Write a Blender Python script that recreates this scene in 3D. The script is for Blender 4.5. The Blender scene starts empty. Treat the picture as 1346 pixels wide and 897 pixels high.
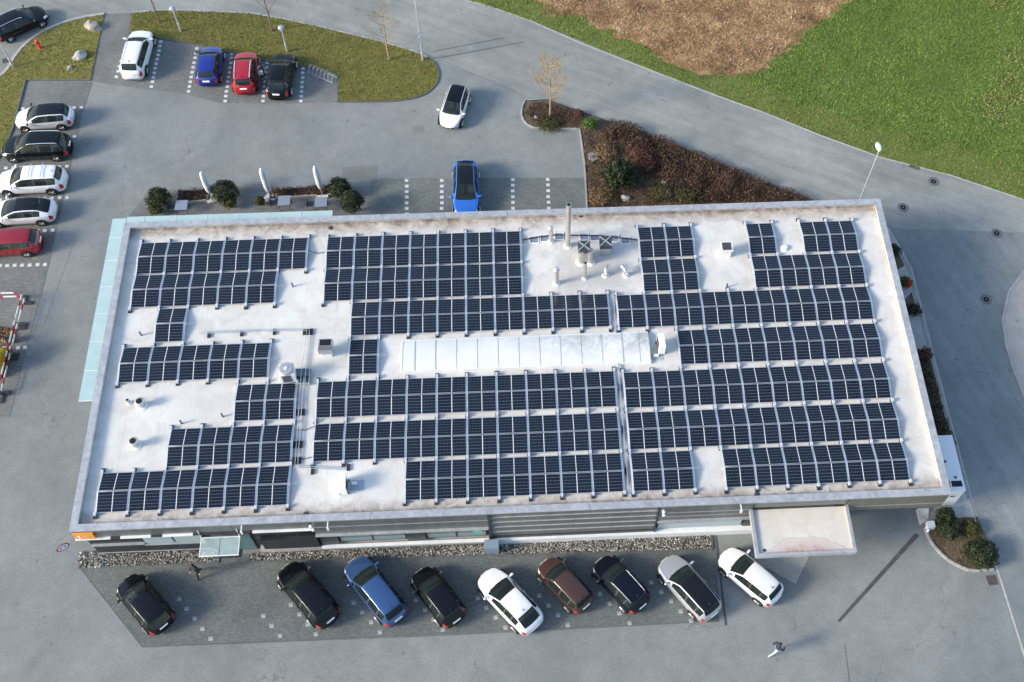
import bpy, bmesh, math, random
from math import sin, cos, pi, radians, sqrt, atan2
from mathutils import Vector, Matrix, noise
random.seed(7)
scene = bpy.context.scene
COL = scene.collection

# ------------------------------------------------------------ camera, sky, sun, exposure
cam_data = bpy.data.cameras.new('camera')
cam = bpy.data.objects.new('camera', cam_data); COL.objects.link(cam)
cam.matrix_world = Matrix([(0.998587,0.035951,-0.039132,25.3051),(-0.050907,0.858397,-0.510454,-24.0053),(0.015239,0.511725,0.859014,65.0363),(0,0,0,1)])
cam_data.lens = 39.9616; cam_data.sensor_width = 36.0
cam_data.shift_x = -0.04999; cam_data.shift_y = -0.00993
cam_data.clip_start = 0.5; cam_data.clip_end = 5000
scene.camera = cam

SUN_EL = radians(25)
SUN_FROM = Vector((-cos(radians(15)) * cos(SUN_EL), -sin(radians(15)) * cos(SUN_EL), sin(SUN_EL)))
world = bpy.data.worlds.new('World'); scene.world = world; world.use_nodes = True
wn = world.node_tree.nodes; wl = world.node_tree.links
sky = wn.new('ShaderNodeTexSky'); sky.sky_type = 'NISHITA'; sky.sun_disc = False
sky.sun_elevation = SUN_EL; sky.sun_rotation = radians(255)
sky.air_density = 1.0; sky.dust_density = 1.2; sky.ozone_density = 0.8
wl.new(sky.outputs[0], wn['Background'].inputs[0]); wn['Background'].inputs[1].default_value = 0.15
sun_data = bpy.data.lights.new('sun', 'SUN'); sun_data.energy = 2.25; sun_data.angle = radians(14)
sun_data.color = (1.0, 0.89, 0.73)
sun = bpy.data.objects.new('sun', sun_data); COL.objects.link(sun)
sun.rotation_euler = SUN_FROM.to_track_quat('Z', 'Y').to_euler()
vs = scene.view_settings; vs.view_transform = 'Standard'; vs.look = 'None'; vs.gamma = 1.0; vs.use_curve_mapping = False
vs.exposure = 1.2

# ------------------------------------------------------------ materials
MATS = {}
def new_mat(name):
    m = bpy.data.materials.new(name); m.use_nodes = True
    MATS[name] = m
    return m, m.node_tree.nodes, m.node_tree.links, m.node_tree.nodes['Principled BSDF']
def plain(name, col, rough=.6, metal=0., coat=0., emit=None, trans=0., spec=None):
    m, n, l, b = new_mat(name)
    b.inputs['Base Color'].default_value = (*col, 1); b.inputs['Roughness'].default_value = rough
    b.inputs['Metallic'].default_value = metal; b.inputs['Coat Weight'].default_value = coat
    b.inputs['Coat Roughness'].default_value = .05
    b.inputs['Transmission Weight'].default_value = trans
    if spec is not None: b.inputs['Specular IOR Level'].default_value = spec
    return m
def nz(n, l, scale, detail=3, rough=.55, vec=None, dist=0.):
    t = n.new('ShaderNodeTexNoise'); t.inputs['Scale'].default_value = scale
    t.inputs['Detail'].default_value = detail; t.inputs['Roughness'].default_value = rough
    t.inputs['Distortion'].default_value = dist
    if vec is not None: l.new(vec, t.inputs['Vector'])
    return t.outputs['Fac']
def ramp(n, l, fac, stops):
    r = n.new('ShaderNodeValToRGB'); e = r.color_ramp.elements
    while len(e) < len(stops): e.new(.5)
    for k, (p, c) in enumerate(stops):
        e[k].position = p; e[k].color = (*c, 1) if len(c) == 3 else c
    l.new(fac, r.inputs[0]); return r.outputs[0]
def mix(n, l, fac, a, b, mode='MIX'):
    x = n.new('ShaderNodeMix'); x.data_type = 'RGBA'; x.blend_type = mode
    if hasattr(fac, 'node'): l.new(fac, x.inputs[0])
    else: x.inputs[0].default_value = fac
    for k, v in ((6, a), (7, b)):
        if hasattr(v, 'node'): l.new(v, x.inputs[k])
        else: x.inputs[k].default_value = (*v, 1)
    return x.outputs[2]
def mth(n, l, op, a, b=None, clamp=False):
    x = n.new('ShaderNodeMath'); x.operation = op; x.use_clamp = clamp
    for k, v in ((0, a), (1, b)):
        if v is None: continue
        if hasattr(v, 'node'): l.new(v, x.inputs[k])
        else: x.inputs[k].default_value = v
    return x.outputs[0]
def objco(n, sc=None):
    t = n.new('ShaderNodeTexCoord'); return t.outputs['Object']
def bump(n, l, b, h, strength=.4, dist=.02):
    x = n.new('ShaderNodeBump'); x.inputs['Strength'].default_value = strength; x.inputs['Distance'].default_value = dist
    l.new(h, x.inputs['Height']); l.new(x.outputs[0], b.inputs['Normal'])
def noisy(name, c1, c2, scale=2., rough=.8, detail=5, fine=None, bumps=.3, bdist=.02, metal=0., c3=None, coat=0.):
    """two or three tone surface with fine relief"""
    m, n, l, b = new_mat(name); co = objco(n)
    st = [(.32, c1), (.68, c2)] if c3 is None else [(.28, c1), (.5, c2), (.72, c3)]
    c = ramp(n, l, nz(n, l, scale, detail, .6, co), st)
    f = nz(n, l, fine or scale * 9, 3, .6, co)
    c = mix(n, l, .55, c, ramp(n, l, f, [(.25, (.3, .3, .3)), (.75, (.72, .72, .72))]), 'OVERLAY')
    l.new(c, b.inputs['Base Color']); b.inputs['Roughness'].default_value = rough; b.inputs['Metallic'].default_value = metal
    b.inputs['Coat Weight'].default_value = coat
    if bumps: bump(n, l, b, f, bumps, bdist)
    return m
def island(name, stops, rough=.7, trans=0., noise_mix=None):
    """colour varies from piece to piece of one mesh (leaves, pebbles, blades)"""
    m, n, l, b = new_mat(name)
    g = n.new('ShaderNodeNewGeometry')
    c = ramp(n, l, g.outputs['Random Per Island'], stops)
    if noise_mix:
        co = objco(n); f = nz(n, l, noise_mix[0], 4, .6, co)
        c = mix(n, l, ramp(n, l, f, [(.38, (0, 0, 0)), (.62, (1, 1, 1))]), c, mix(n, l, .6, c, noise_mix[1]))
    l.new(c, b.inputs['Base Color']); b.inputs['Roughness'].default_value = rough
    b.inputs['Specular IOR Level'].default_value = .25
    return m

def asphalt(name, a, b2, streak=0., blot=.14):
    m, n, l, b = new_mat(name); co = objco(n)
    big = nz(n, l, blot, 4, .6, co, .6); mid = nz(n, l, 1.1, 5, .65, co); fine = nz(n, l, 9, 4, .75, co)
    c = ramp(n, l, big, [(.34, a), (.64, b2)])  # broad tone blotches, partly painting soft patches of reflected sun
    c = mix(n, l, .35, c, ramp(n, l, mid, [(.3, (.36, .36, .36)), (.7, (.64, .64, .64))]), 'OVERLAY')
    c = mix(n, l, .55, c, ramp(n, l, fine, [(.28, (.3, .3, .3)), (.72, (.7, .7, .7))]), 'OVERLAY')
    # oil spots and scuffs
    v = n.new('ShaderNodeTexVoronoi'); v.inputs['Scale'].default_value = .5; l.new(co, v.inputs['Vector'])
    sp = ramp(n, l, v.outputs['Distance'], [(.03, (1, 1, 1)), (.09, (0, 0, 0))])
    c = mix(n, l, mth(n, l, 'MULTIPLY', sp, .35), c, (.05, .05, .05))
    # hairline cracks that wander and fade
    vc = n.new('ShaderNodeTexVoronoi'); vc.feature = 'DISTANCE_TO_EDGE'; vc.inputs['Scale'].default_value = .16
    wv = n.new('ShaderNodeVectorMath'); wv.operation = 'ADD'; nd = n.new('ShaderNodeTexNoise'); nd.inputs['Scale'].default_value = 1.1; l.new(co, nd.inputs['Vector']); l.new(co, wv.inputs[0])
    ws = n.new('ShaderNodeVectorMath'); ws.operation = 'SCALE'; ws.inputs['Scale'].default_value = 1.6; l.new(nd.outputs['Color'], ws.inputs[0]); l.new(ws.outputs[0], wv.inputs[1]); l.new(wv.outputs[0], vc.inputs['Vector'])
    ck = mth(n, l, 'MULTIPLY', ramp(n, l, vc.outputs['Distance'], [(.0, (1, 1, 1)), (.007, (0, 0, 0))]), ramp(n, l, nz(n, l, .25, 3, .6, co), [(.5, (0, 0, 0)), (.62, (1, 1, 1))]))
    c = mix(n, l, mth(n, l, 'MULTIPLY', ck, .55), c, (.06, .062, .06))
    # broad soft clouds, paler and darker
    st_ = nz(n, l, .33, 6, .72, co, 1.4)
    c = mix(n, l, .12, c, ramp(n, l, st_, [(.3, (.30, .31, .31)), (.5, (.5, .5, .5)), (.72, (.68, .68, .66))]), 'OVERLAY')
    if streak:
        mp = n.new('ShaderNodeMapping'); mp.vector_type = 'TEXTURE'; mp.inputs['Rotation'].default_value = (0, 0, streak); mp.inputs['Scale'].default_value = (9., .8, 1)
        l.new(co, mp.inputs[0]); s = nz(n, l, 1.2, 4, .6, mp.outputs[0])
        c = mix(n, l, .38, c, ramp(n, l, s, [(.3, (.32, .32, .32)), (.7, (.66, .66, .66))]), 'OVERLAY')
    l.new(c, b.inputs['Base Color']); b.inputs['Roughness'].default_value = .85
    bump(n, l, b, fine, .35, .01)
    return m
asphalt('asphalt', (.162, .178, .176), (.212, .227, .221))
asphalt('road_asphalt_shaded', (.142, .160, .162), (.196, .213, .210), radians(-72), .1)  # side road: darker, bluer copy with the building's shadow painted in
asphalt('road_asphalt_top', (.188, .200, .188), (.258, .266, .246), radians(-27), .1)
asphalt('pale_paving', (.25, .245, .23), (.32, .31, .29))
asphalt('patch_asphalt', (.135, .148, .142), (.180, .193, .184))
asphalt('seam_asphalt', (.085, .094, .09), (.12, .13, .125))
asphalt('trench_asphalt', (.05, .055, .055), (.075, .08, .08), 0, 1.5)
def pavers(name, a, b2, rot=0., w=.22, h=.11):
    m, n, l, b = new_mat(name); co = objco(n)
    mp = n.new('ShaderNodeMapping'); mp.inputs['Rotation'].default_value = (0, 0, rot); l.new(co, mp.inputs[0])
    t = n.new('ShaderNodeTexBrick'); l.new(mp.outputs[0], t.inputs[0])
    t.inputs['Color1'].default_value = (*a, 1); t.inputs['Color2'].default_value = (*b2, 1); t.inputs['Mortar'].default_value = (.06, .063, .062, 1)
    t.inputs['Scale'].default_value = 1.; t.inputs['Brick Width'].default_value = w; t.inputs['Row Height'].default_value = h
    t.inputs['Mortar Size'].default_value = .008; t.inputs['Bias'].default_value = 0.
    big = nz(n, l, .35, 5, .65, co)
    c = mix(n, l, .6, t.outputs['Color'], ramp(n, l, big, [(.3, (.34, .35, .35)), (.7, (.66, .66, .64))]), 'OVERLAY')
    fine = nz(n, l, 6, 4, .7, co)
    c = mix(n, l, .6, c, ramp(n, l, fine, [(.25, (.28, .28, .28)), (.75, (.7, .7, .7))]), 'OVERLAY')
    l.new(c, b.inputs['Base Color']); b.inputs['Roughness'].default_value = .85
    bump(n, l, b, t.outputs['Fac'], -.5, .01)
    return m
pavers('pavers', (.140, .147, .144), (.180, .185, .180))
pavers('pavers_green', (.125, .143, .133), (.162, .180, .168))
pavers('pavers_front', (.110, .124, .120), (.145, .160, .154), 0., .2, .1)
noisy('kerb_stone', (.24, .24, .23), (.36, .36, .34), 1.5, .8)
noisy('concrete', (.30, .30, .28), (.42, .41, .38), 1.3, .85)
noisy('concrete_pale', (.48, .46, .41), (.62, .60, .55), 1.3, .85)
plain('mark_white', (.62, .64, .64), .7)
noisy('mark_worn', (.17, .18, .18), (.42, .44, .44), 1.2, .8)
noisy('mark_stone', (.42, .44, .44), (.66, .68, .68), 3., .8)
noisy('soil', (.055, .042, .03), (.14, .105, .07), 2.5, .95, bumps=.8, bdist=.06)
noisy('soil_bed', (.04, .032, .024), (.11, .082, .055), 1.1, .95, bumps=.8, bdist=.06, c3=(.085, .082, .030))
noisy('tilled_soil', (.075, .038, .016), (.26, .145, .062), .6, .95, bumps=1., bdist=.12, c3=(.46, .31, .15), fine=3.)
noisy('meadow_ground', (.070, .100, .018), (.105, .145, .026), .35, .95, bumps=.8, bdist=.05, c3=(.12, .14, .04))
noisy('lawn_ground', (.13, .125, .03), (.19, .17, .04), .6, .95, bumps=.8, bdist=.04, c3=(.115, .13, .024))
island('meadow_blade', [(0, (.078, .150, .018)), (.5, (.130, .235, .030)), (.85, (.195, .300, .052)), (1, (.31, .31, .12))], .7, noise_mix=(.25, (.085, .150, .022)))
island('verge_blade', [(0, (.11, .125, .022)), (.5, (.185, .185, .038)), (.85, (.27, .235, .065)), (1, (.37, .30, .13))], .7, noise_mix=(.3, (.17, .15, .035)))
island('lawn_blade', [(0, (.125, .120, .030)), (.5, (.185, .170, .042)), (.85, (.25, .22, .065)), (1, (.33, .28, .11))], .8, noise_mix=(.6, (.105, .125, .030)))
island('straw', [(0, (.13, .066, .028)), (.4, (.31, .18, .085)), (.75, (.52, .35, .19)), (1, (.78, .62, .42))], .9, noise_mix=(.45, (.085, .040, .018)))
island('pale_grass', [(0, (.14, .16, .04)), (.6, (.27, .25, .10)), (1, (.42, .36, .20))], .8)
island('evergreen_leaf', [(0, (.010, .017, .008)), (.6, (.028, .042, .016)), (1, (.065, .080, .032))], .6)
island('bright_leaf', [(0, (.03, .07, .012)), (.6, (.07, .14, .02)), (1, (.13, .2, .04))], .55)
island('olive_leaf', [(0, (.03, .035, .012)), (.6, (.075, .075, .022)), (1, (.13, .12, .045))], .6)
island('heather_leaf', [(0, (.032, .018, .014)), (.5, (.10, .052, .037)), (.85, (.155, .092, .06)), (1, (.07, .072, .03))], .8)
island('red_leaf', [(0, (.05, .020, .016)), (.6, (.12, .052, .040)), (1, (.17, .09, .06))], .8)
island('dry_leaf', [(0, (.10, .06, .03)), (.6, (.22, .14, .07)), (1, (.33, .24, .13))], .9)
island('dark_mat_leaf', [(0, (.015, .018, .012)), (.6, (.04, .045, .025)), (1, (.08, .06, .04))], .8)
island('yellow_bud', [(0, (.22, .14, .04)), (.6, (.36, .24, .08)), (1, (.46, .33, .13))], .8)
island('pink_bud', [(0, (.22, .13, .08)), (.6, (.40, .25, .15)), (1, (.5, .36, .22))], .8)
island('red_flower', [(0, (.45, .02, .02)), (1, (.7, .06, .04))], .7)
island('pebble', [(0, (.03, .032, .028)), (.35, (.11, .11, .10)), (.65, (.24, .225, .19)), (.88, (.42, .40, .36)), (1, (.62, .6, .56))], .8)
noisy('bark', (.10, .075, .055), (.2, .155, .115), 9., .9)
noisy('pale_bark', (.30, .27, .23), (.44, .40, .34), 9., .9)
noisy('tan_bark', (.26, .19, .12), (.38, .29, .19), 9., .9)
noisy('boulder', (.22, .21, .18), (.40, .38, .34), 2.5, .9, bumps=.8, bdist=.05)
noisy('boulder_pale', (.26, .26, .25), (.46, .46, .44), 3.5, .85, bumps=.8, bdist=.05)

# roof membrane: dirt collects in ragged tide marks along the parapet
def roof_mat():
    m, n, l, b = new_mat('roof_membrane'); co = objco(n)
    sx = n.new('ShaderNodeSeparateXYZ'); l.new(co, sx.inputs[0]); X, Y = sx.outputs[0], sx.outputs[1]
    big = nz(n, l, .22, 4, .6, co); mid = nz(n, l, 1.3, 5, .65, co, .8); fine = nz(n, l, 7, 4, .7, co)
    c = ramp(n, l, big, [(.3, (.555, .540, .500)), (.7, (.650, .640, .605))])
    c = mix(n, l, mth(n, l, 'MULTIPLY', ramp(n, l, nz(n, l, .5, 6, .7, co, 1.5), [(.42, (0, 0, 0)), (.7, (1, 1, 1))]), .5), c, (.40, .355, .30))
    c = mix(n, l, .22, c, ramp(n, l, fine, [(.3, (.4, .4, .4)), (.7, (.6, .6, .6))]), 'OVERLAY')
    # distance to the front and back upstand
    dy = mth(n, l, 'MINIMUM', mth(n, l, 'SUBTRACT', Y, .42), mth(n, l, 'SUBTRACT', 20.74, Y))
    dd = mth(n, l, 'ADD', dy, mth(n, l, 'MULTIPLY', mth(n, l, 'SUBTRACT', mid, .5), 1.5))
    edge = ramp(n, l, dd, [(0., (1, 1, 1)), (.95, (0, 0, 0))])
    patch = ramp(n, l, nz(n, l, .9, 5, .7, co, 1.2), [(.38, (0, 0, 0)), (.62, (1, 1, 1))])
    dirt = mth(n, l, 'MULTIPLY', edge, patch)
    c = mix(n, l, mth(n, l, 'MULTIPLY', edge, .62), c, (.43, .36, .30))
    c = mix(n, l, mth(n, l, 'MULTIPLY', dirt, .9), c, (.17, .135, .105))
    # tide lines of dried puddles
    tl = n.new('ShaderNodeMath'); tl.operation = 'PINGPONG'; l.new(mth(n, l, 'MULTIPLY', mid, 3.2), tl.inputs[0]); tl.inputs[1].default_value = .5
    line = ramp(n, l, tl.outputs[0], [(.0, (1, 1, 1)), (.075, (0, 0, 0))])
    near = ramp(n, l, dd, [(.1, (1, 1, 1)), (.85, (0, 0, 0))])
    c = mix(n, l, mth(n, l, 'MULTIPLY', mth(n, l, 'MULTIPLY', line, near), .95), c, (.07, .058, .048))
    # greyer, rain-washed zone round the flues
    fx = mth(n, l, 'ABSOLUTE', mth(n, l, 'SUBTRACT', X, 30.2)); fy = mth(n, l, 'ABSOLUTE', mth(n, l, 'SUBTRACT', Y, 17.0))
    fz = mth(n, l, 'ADD', mth(n, l, 'MAXIMUM', mth(n, l, 'MULTIPLY', fx, .35), mth(n, l, 'MULTIPLY', fy, .35)), mth(n, l, 'MULTIPLY', mth(n, l, 'SUBTRACT', mid, .5), .9))
    c = mix(n, l, mth(n, l, 'MULTIPLY', ramp(n, l, fz, [(.55, (1, 1, 1)), (1., (0, 0, 0))]), .6), c, (.36, .35, .345))
    # welded seams of the membrane sheets
    w = n.new('ShaderNodeMath'); w.operation = 'PINGPONG'; l.new(X, w.inputs[0]); w.inputs[1].default_value = 1.0
    sm = ramp(n, l, w.outputs[0], [(.012, (1, 1, 1)), (.03, (0, 0, 0))])
    c = mix(n, l, mth(n, l, 'MULTIPLY', sm, .35), c, (.40, .37, .34))
    l.new(c, b.inputs['Base Color']); b.inputs['Roughness'].default_value = .55
    bump(n, l, b, mid, .15, .02)
roof_mat()
def canopy_mat():
    m, n, l, b = new_mat('canopy_membrane'); co = objco(n)
    sx = n.new('ShaderNodeSeparateXYZ'); l.new(co, sx.inputs[0]); Y = sx.outputs[1]; X = sx.outputs[0]
    mid = nz(n, l, 1.1, 5, .65, co, .8); fine = nz(n, l, 6, 4, .7, co)
    c = ramp(n, l, mid, [(.3, (.53, .50, .43)), (.7, (.62, .59, .53))])
    dx = mth(n, l, 'SUBTRACT', X, 41.1)
    arc = mth(n, l, 'ADD', mth(n, l, 'MULTIPLY', mth(n, l, 'MULTIPLY', dx, dx), .16), mth(n, l, 'ADD', Y, 2.6))
    d2 = mth(n, l, 'ADD', arc, mth(n, l, 'MULTIPLY', mth(n, l, 'SUBTRACT', mid, .5), .8))
    c = mix(n, l, mth(n, l, 'MULTIPLY', ramp(n, l, d2, [(.75, (1, 1, 1)), (.95, (0, 0, 0))]), .5), c, (.47, .36, .33))
    c = mix(n, l, mth(n, l, 'MULTIPLY', mth(n, l, 'MULTIPLY', ramp(n, l, d2, [(.2, (1, 1, 1)), (.55, (0, 0, 0))]), ramp(n, l, fine, [(.35, (0, 0, 0)), (.6, (1, 1, 1))])), .6), c, (.36, .15, .10))
    ln = ramp(n, l, mth(n, l, 'ABSOLUTE', mth(n, l, 'SUBTRACT', d2, .93)), [(.0, (1, 1, 1)), (.05, (0, 0, 0))])
    c = mix(n, l, mth(n, l, 'MULTIPLY', ln, .5), c, (.25, .2, .2))
    bk = ramp(n, l, mth(n, l, 'ADD', mth(n, l, 'SUBTRACT', .0, Y), mth(n, l, 'MULTIPLY', mid, .8)), [(.0, (1, 1, 1)), (.45, (0, 0, 0))])
    c = mix(n, l, mth(n, l, 'MULTIPLY', bk, .5), c, (.50, .44, .28))
    l.new(c, b.inputs['Base Color']); b.inputs['Roughness'].default_value = .55
canopy_mat()
# photovoltaic cells: 6 x 20 half-cut cells with thin conductor lines, wider gap in the middle
def cell_mat():
    m, n, l, b = new_mat('solar_cell'); co = objco(n)
    sx = n.new('ShaderNodeSeparateXYZ'); l.new(co, sx.inputs[0]); X, Y = sx.outputs[0], sx.outputs[1]
    def lines(v, period, width, phase=0.):
        p = n.new('ShaderNodeMath'); p.operation = 'PINGPONG'
        l.new(mth(n, l, 'ADD', v, 50 * period + phase), p.inputs[0]); p.inputs[1].default_value = period / 2
        return mth(n, l, 'LESS_THAN', p.outputs[0], width / 2)
    h = lines(Y, .192, .013); v = lines(X, .083, .009)
    mid = mth(n, l, 'LESS_THAN', mth(n, l, 'ABSOLUTE', X), .021)
    oi = n.new('ShaderNodeObjectInfo')
    base = mix(n, l, oi.outputs['Random'], (.0012, .0022, .0048), (.0035, .0062, .013))
    c = mix(n, l, mth(n, l, 'MULTIPLY', v, .6), base, (.10, .15, .22))
    c = mix(n, l, mth(n, l, 'MULTIPLY', h, .8), c, (.17, .23, .31))
    c = mix(n, l, mid, c, (.62, .65, .70))
    # dust
    c = mix(n, l, mth(n, l, 'MULTIPLY', nz(n, l, 1.4, 4, .6, co), .015), c, (.3, .3, .3))
    l.new(c, b.inputs['Base Color']); b.inputs['Roughness'].default_value = .18; b.inputs['Specular IOR Level'].default_value = .22
cell_mat()
noisy('aluminium', (.55, .57, .60), (.68, .70, .73), 3., .38, metal=.75, bumps=.05)
noisy('rail_metal', (.55, .58, .62), (.66, .69, .73), 3., .45, metal=.35, bumps=.05)
noisy('cap_metal', (.36, .37, .38), (.43, .44, .45), .5, .45, metal=.3, bumps=.05, fine=3.)
noisy('galvanised', (.45, .46, .46), (.60, .61, .61), 5., .42, metal=.7, bumps=.08)
noisy('stainless', (.52, .50, .47), (.64, .62, .59), 2., .35, metal=.8, bumps=.05)
def clad_mat(name, a, b2, metal=.4):
    m, n, l, b = new_mat(name); co = objco(n)
    mp = n.new('ShaderNodeMapping'); mp.inputs['Scale'].default_value = (1, 1, .12); l.new(co, mp.inputs[0])
    s = nz(n, l, 2.2, 4, .6, mp.outputs[0])
    oi = n.new('ShaderNodeObjectInfo')
    c = mix(n, l, mth(n, l, 'MULTIPLY', oi.outputs['Random'], .5), ramp(n, l, s, [(.3, a), (.7, b2)]), b2)
    l.new(c, b.inputs['Base Color']); b.inputs['Roughness'].default_value = .4; b.inputs['Metallic'].default_value = metal
clad_mat('cladding', (.115, .130, .132), (.175, .192, .192))
clad_mat('cladding_brown', (.15, .148, .125), (.20, .195, .165))
clad_mat('dark_cladding', (.032, .038, .045), (.055, .062, .07))
noisy('wall_dark', (.05, .05, .05), (.08, .08, .08), 1., .8)
noisy('wall_brown', (.11, .085, .07), (.16, .13, .11), 1., .8)
noisy('white_sill', (.66, .68, .68), (.78, .79, .79), 1., .5, bumps=.05)
noisy('white_paint', (.66, .68, .69), (.76, .77, .78), 1.2, .45, bumps=.05)
noisy('off_white', (.60, .60, .57), (.72, .71, .68), 1.5, .5, bumps=.05)
plain('white_plastic', (.78, .79, .80), .35)
def window_glass(name, tint, rough=.04):
    m, n, l, b = new_mat(name)
    b.inputs['Base Color'].default_value = (*tint, 1); b.inputs['Roughness'].default_value = rough
    b.inputs['Specular IOR Level'].default_value = .4
    return m
window_glass('shop_glass', (.10, .17, .18)); window_glass('sky_tint_glass', (.30, .38, .41), .12)  # the paler tint has the sky's reflection painted into its colour
window_glass('dark_glass', (.012, .016, .018)); window_glass('car_glass', (.014, .024, .025)); window_glass('pano_glass', (.008, .009, .012))
def frosted(name, a, b2, stain=False):
    m, n, l, b = new_mat(name); co = objco(n)
    c = ramp(n, l, nz(n, l, .8, 4, .6, co), [(.3, a), (.7, b2)])
    if stain:
        sx = n.new('ShaderNodeSeparateXYZ'); l.new(co, sx.inputs[0])
        f = mth(n, l, 'MULTIPLY', ramp(n, l, nz(n, l, .9, 5, .7, co, 1.), [(.42, (0, 0, 0)), (.66, (1, 1, 1))]), ramp(n, l, mth(n, l, 'DIVIDE', mth(n, l, 'SUBTRACT', sx.outputs[0], 24.), 10.), [(.0, (.08, .08, .08)), (.85, (1, 1, 1))]))
        up = ramp(n, l, mth(n, l, 'SUBTRACT', sx.outputs[1], 9.9), [(0., (.15, .15, .15)), (1., (1, 1, 1))])
        c = mix(n, l, mth(n, l, 'MULTIPLY', mth(n, l, 'MULTIPLY', f, up), .85), c, (.20, .24, .22))
    l.new(c, b.inputs['Base Color']); b.inputs['Roughness'].default_value = .25
    b.inputs['Coat Weight'].default_value = .3
    return m
frosted('skylight_panel', (.60, .61, .585), (.68, .69, .665), True)
frosted('canopy_glass', (.34, .48, .49), (.41, .54, .54))
m_, n_, l_, b_ = new_mat('clear_canopy_glass'); b_.inputs['Base Color'].default_value = (.62, .80, .80, 1); b_.inputs['Roughness'].default_value = .06; b_.inputs['Alpha'].default_value = .3; b_.inputs['Specular IOR Level'].default_value = .8
plain('black_rubber', (.018, .018, .02), .8); plain('tyre', (.014, .014, .015), .85); plain('alloy', (.42, .43, .45), .35, .8)
plain('dark_plastic', (.03, .032, .035), .6); plain('grey_plastic', (.12, .125, .13), .6); plain('hole_black', (.004, .004, .004), .9)
plain('cable_black', (.02, .022, .03), .6); plain('mat_grey', (.34, .38, .42), .8); plain('fan_grey', (.33, .35, .35), .5)
plain('tail_red', (.45, .012, .015), .15, 0, .8); plain('head_glass', (.62, .66, .70), .1, 0, .8); plain('plate_white', (.80, .80, .78), .5)
plain('chrome', (.75, .76, .78), .15, 1.); plain('orange_sign', (.80, .30, .03), .5); plain('sign_white', (.82, .82, .8), .5); plain('sign_red', (.42, .03, .06), .5)
plain('sign_blue', (.13, .12, .33), .5)
plain('lamp_white', (.82, .83, .84), .3); plain('lamp_grey', (.30, .35, .40), .4); plain('pole_metal', (.52, .54, .56), .45, .4)
plain('iron', (.07, .072, .075), .6, .4); noisy('iron_lid', (.11, .117, .12), (.16, .166, .17), 6., .6, metal=.3); noisy('rust_iron', (.10, .085, .082), (.16, .13, .125), 6., .7)
plain('hydrant_red', (.62, .045, .025), .4); plain('parasol_cloth', (.70, .72, .74), .85); plain('table_top', (.20, .24, .30), .5)
plain('machine_yellow', (.62, .42, .02), .4); plain('barrier_white', (.74, .74, .73), .5); plain('barrier_red', (.42, .035, .05), .5); plain('teal_paint', (.10, .40, .34), .6)
plain('skin', (.50, .30, .22), .6); plain('hair_dark', (.02, .015, .012), .7); plain('jacket_navy', (.02, .025, .055), .8); plain('jeans_pale', (.36, .43, .52), .85); plain('cloth_black', (.012, .013, .016), .85); plain('shoe_white', (.7, .68, .64), .7); plain('cloth_grey', (.13, .13, .14), .85); plain('blue_box', (.20, .27, .33), .5)
m_, n_, l_, b_ = new_mat('car_window'); b_.inputs['Base Color'].default_value = (.02, .032, .032, 1); b_.inputs['Roughness'].default_value = .03; b_.inputs['Alpha'].default_value = .55; b_.inputs['Specular IOR Level'].default_value = .5
plain('seat_dark', (.035, .035, .038), .8); plain('seat_tan', (.16, .13, .10), .8); plain('seat_grey', (.11, .115, .12), .8); plain('dash_dark', (.02, .021, .022), .6)
PAINT = {}
def paint(name, col, metal=0., rough=.2):
    m, n, l, b = new_mat('paint_' + name)
    b.inputs['Base Color'].default_value = (*col, 1); b.inputs['Metallic'].default_value = metal; b.inputs['Roughness'].default_value = rough
    dark = max(col) < .05
    b.inputs['Coat Weight'].default_value = .3 if dark else .7; b.inputs['Coat Roughness'].default_value = .06; b.inputs['Specular IOR Level'].default_value = .25 if dark else .5
    PAINT[name] = m
paint('white', (.72, .73, .74)); paint('pearl', (.62, .64, .66), .2, .3); paint('silver', (.46, .49, .52), .45, .35); paint('black', (.0035, .004, .006)); paint('navy_black', (.005, .007, .016), .2)
paint('blue', (.045, .105, .25), .45); paint('bright_blue', (.03, .17, .62), .25); paint('deep_blue', (.012, .028, .24), .25); paint('red', (.38, .010, .022), .15)
paint('dark_red', (.26, .010, .020), .2); paint('brown', (.085, .042, .030), .4); paint('dark_green_black', (.005, .008, .009), .2)

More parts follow.
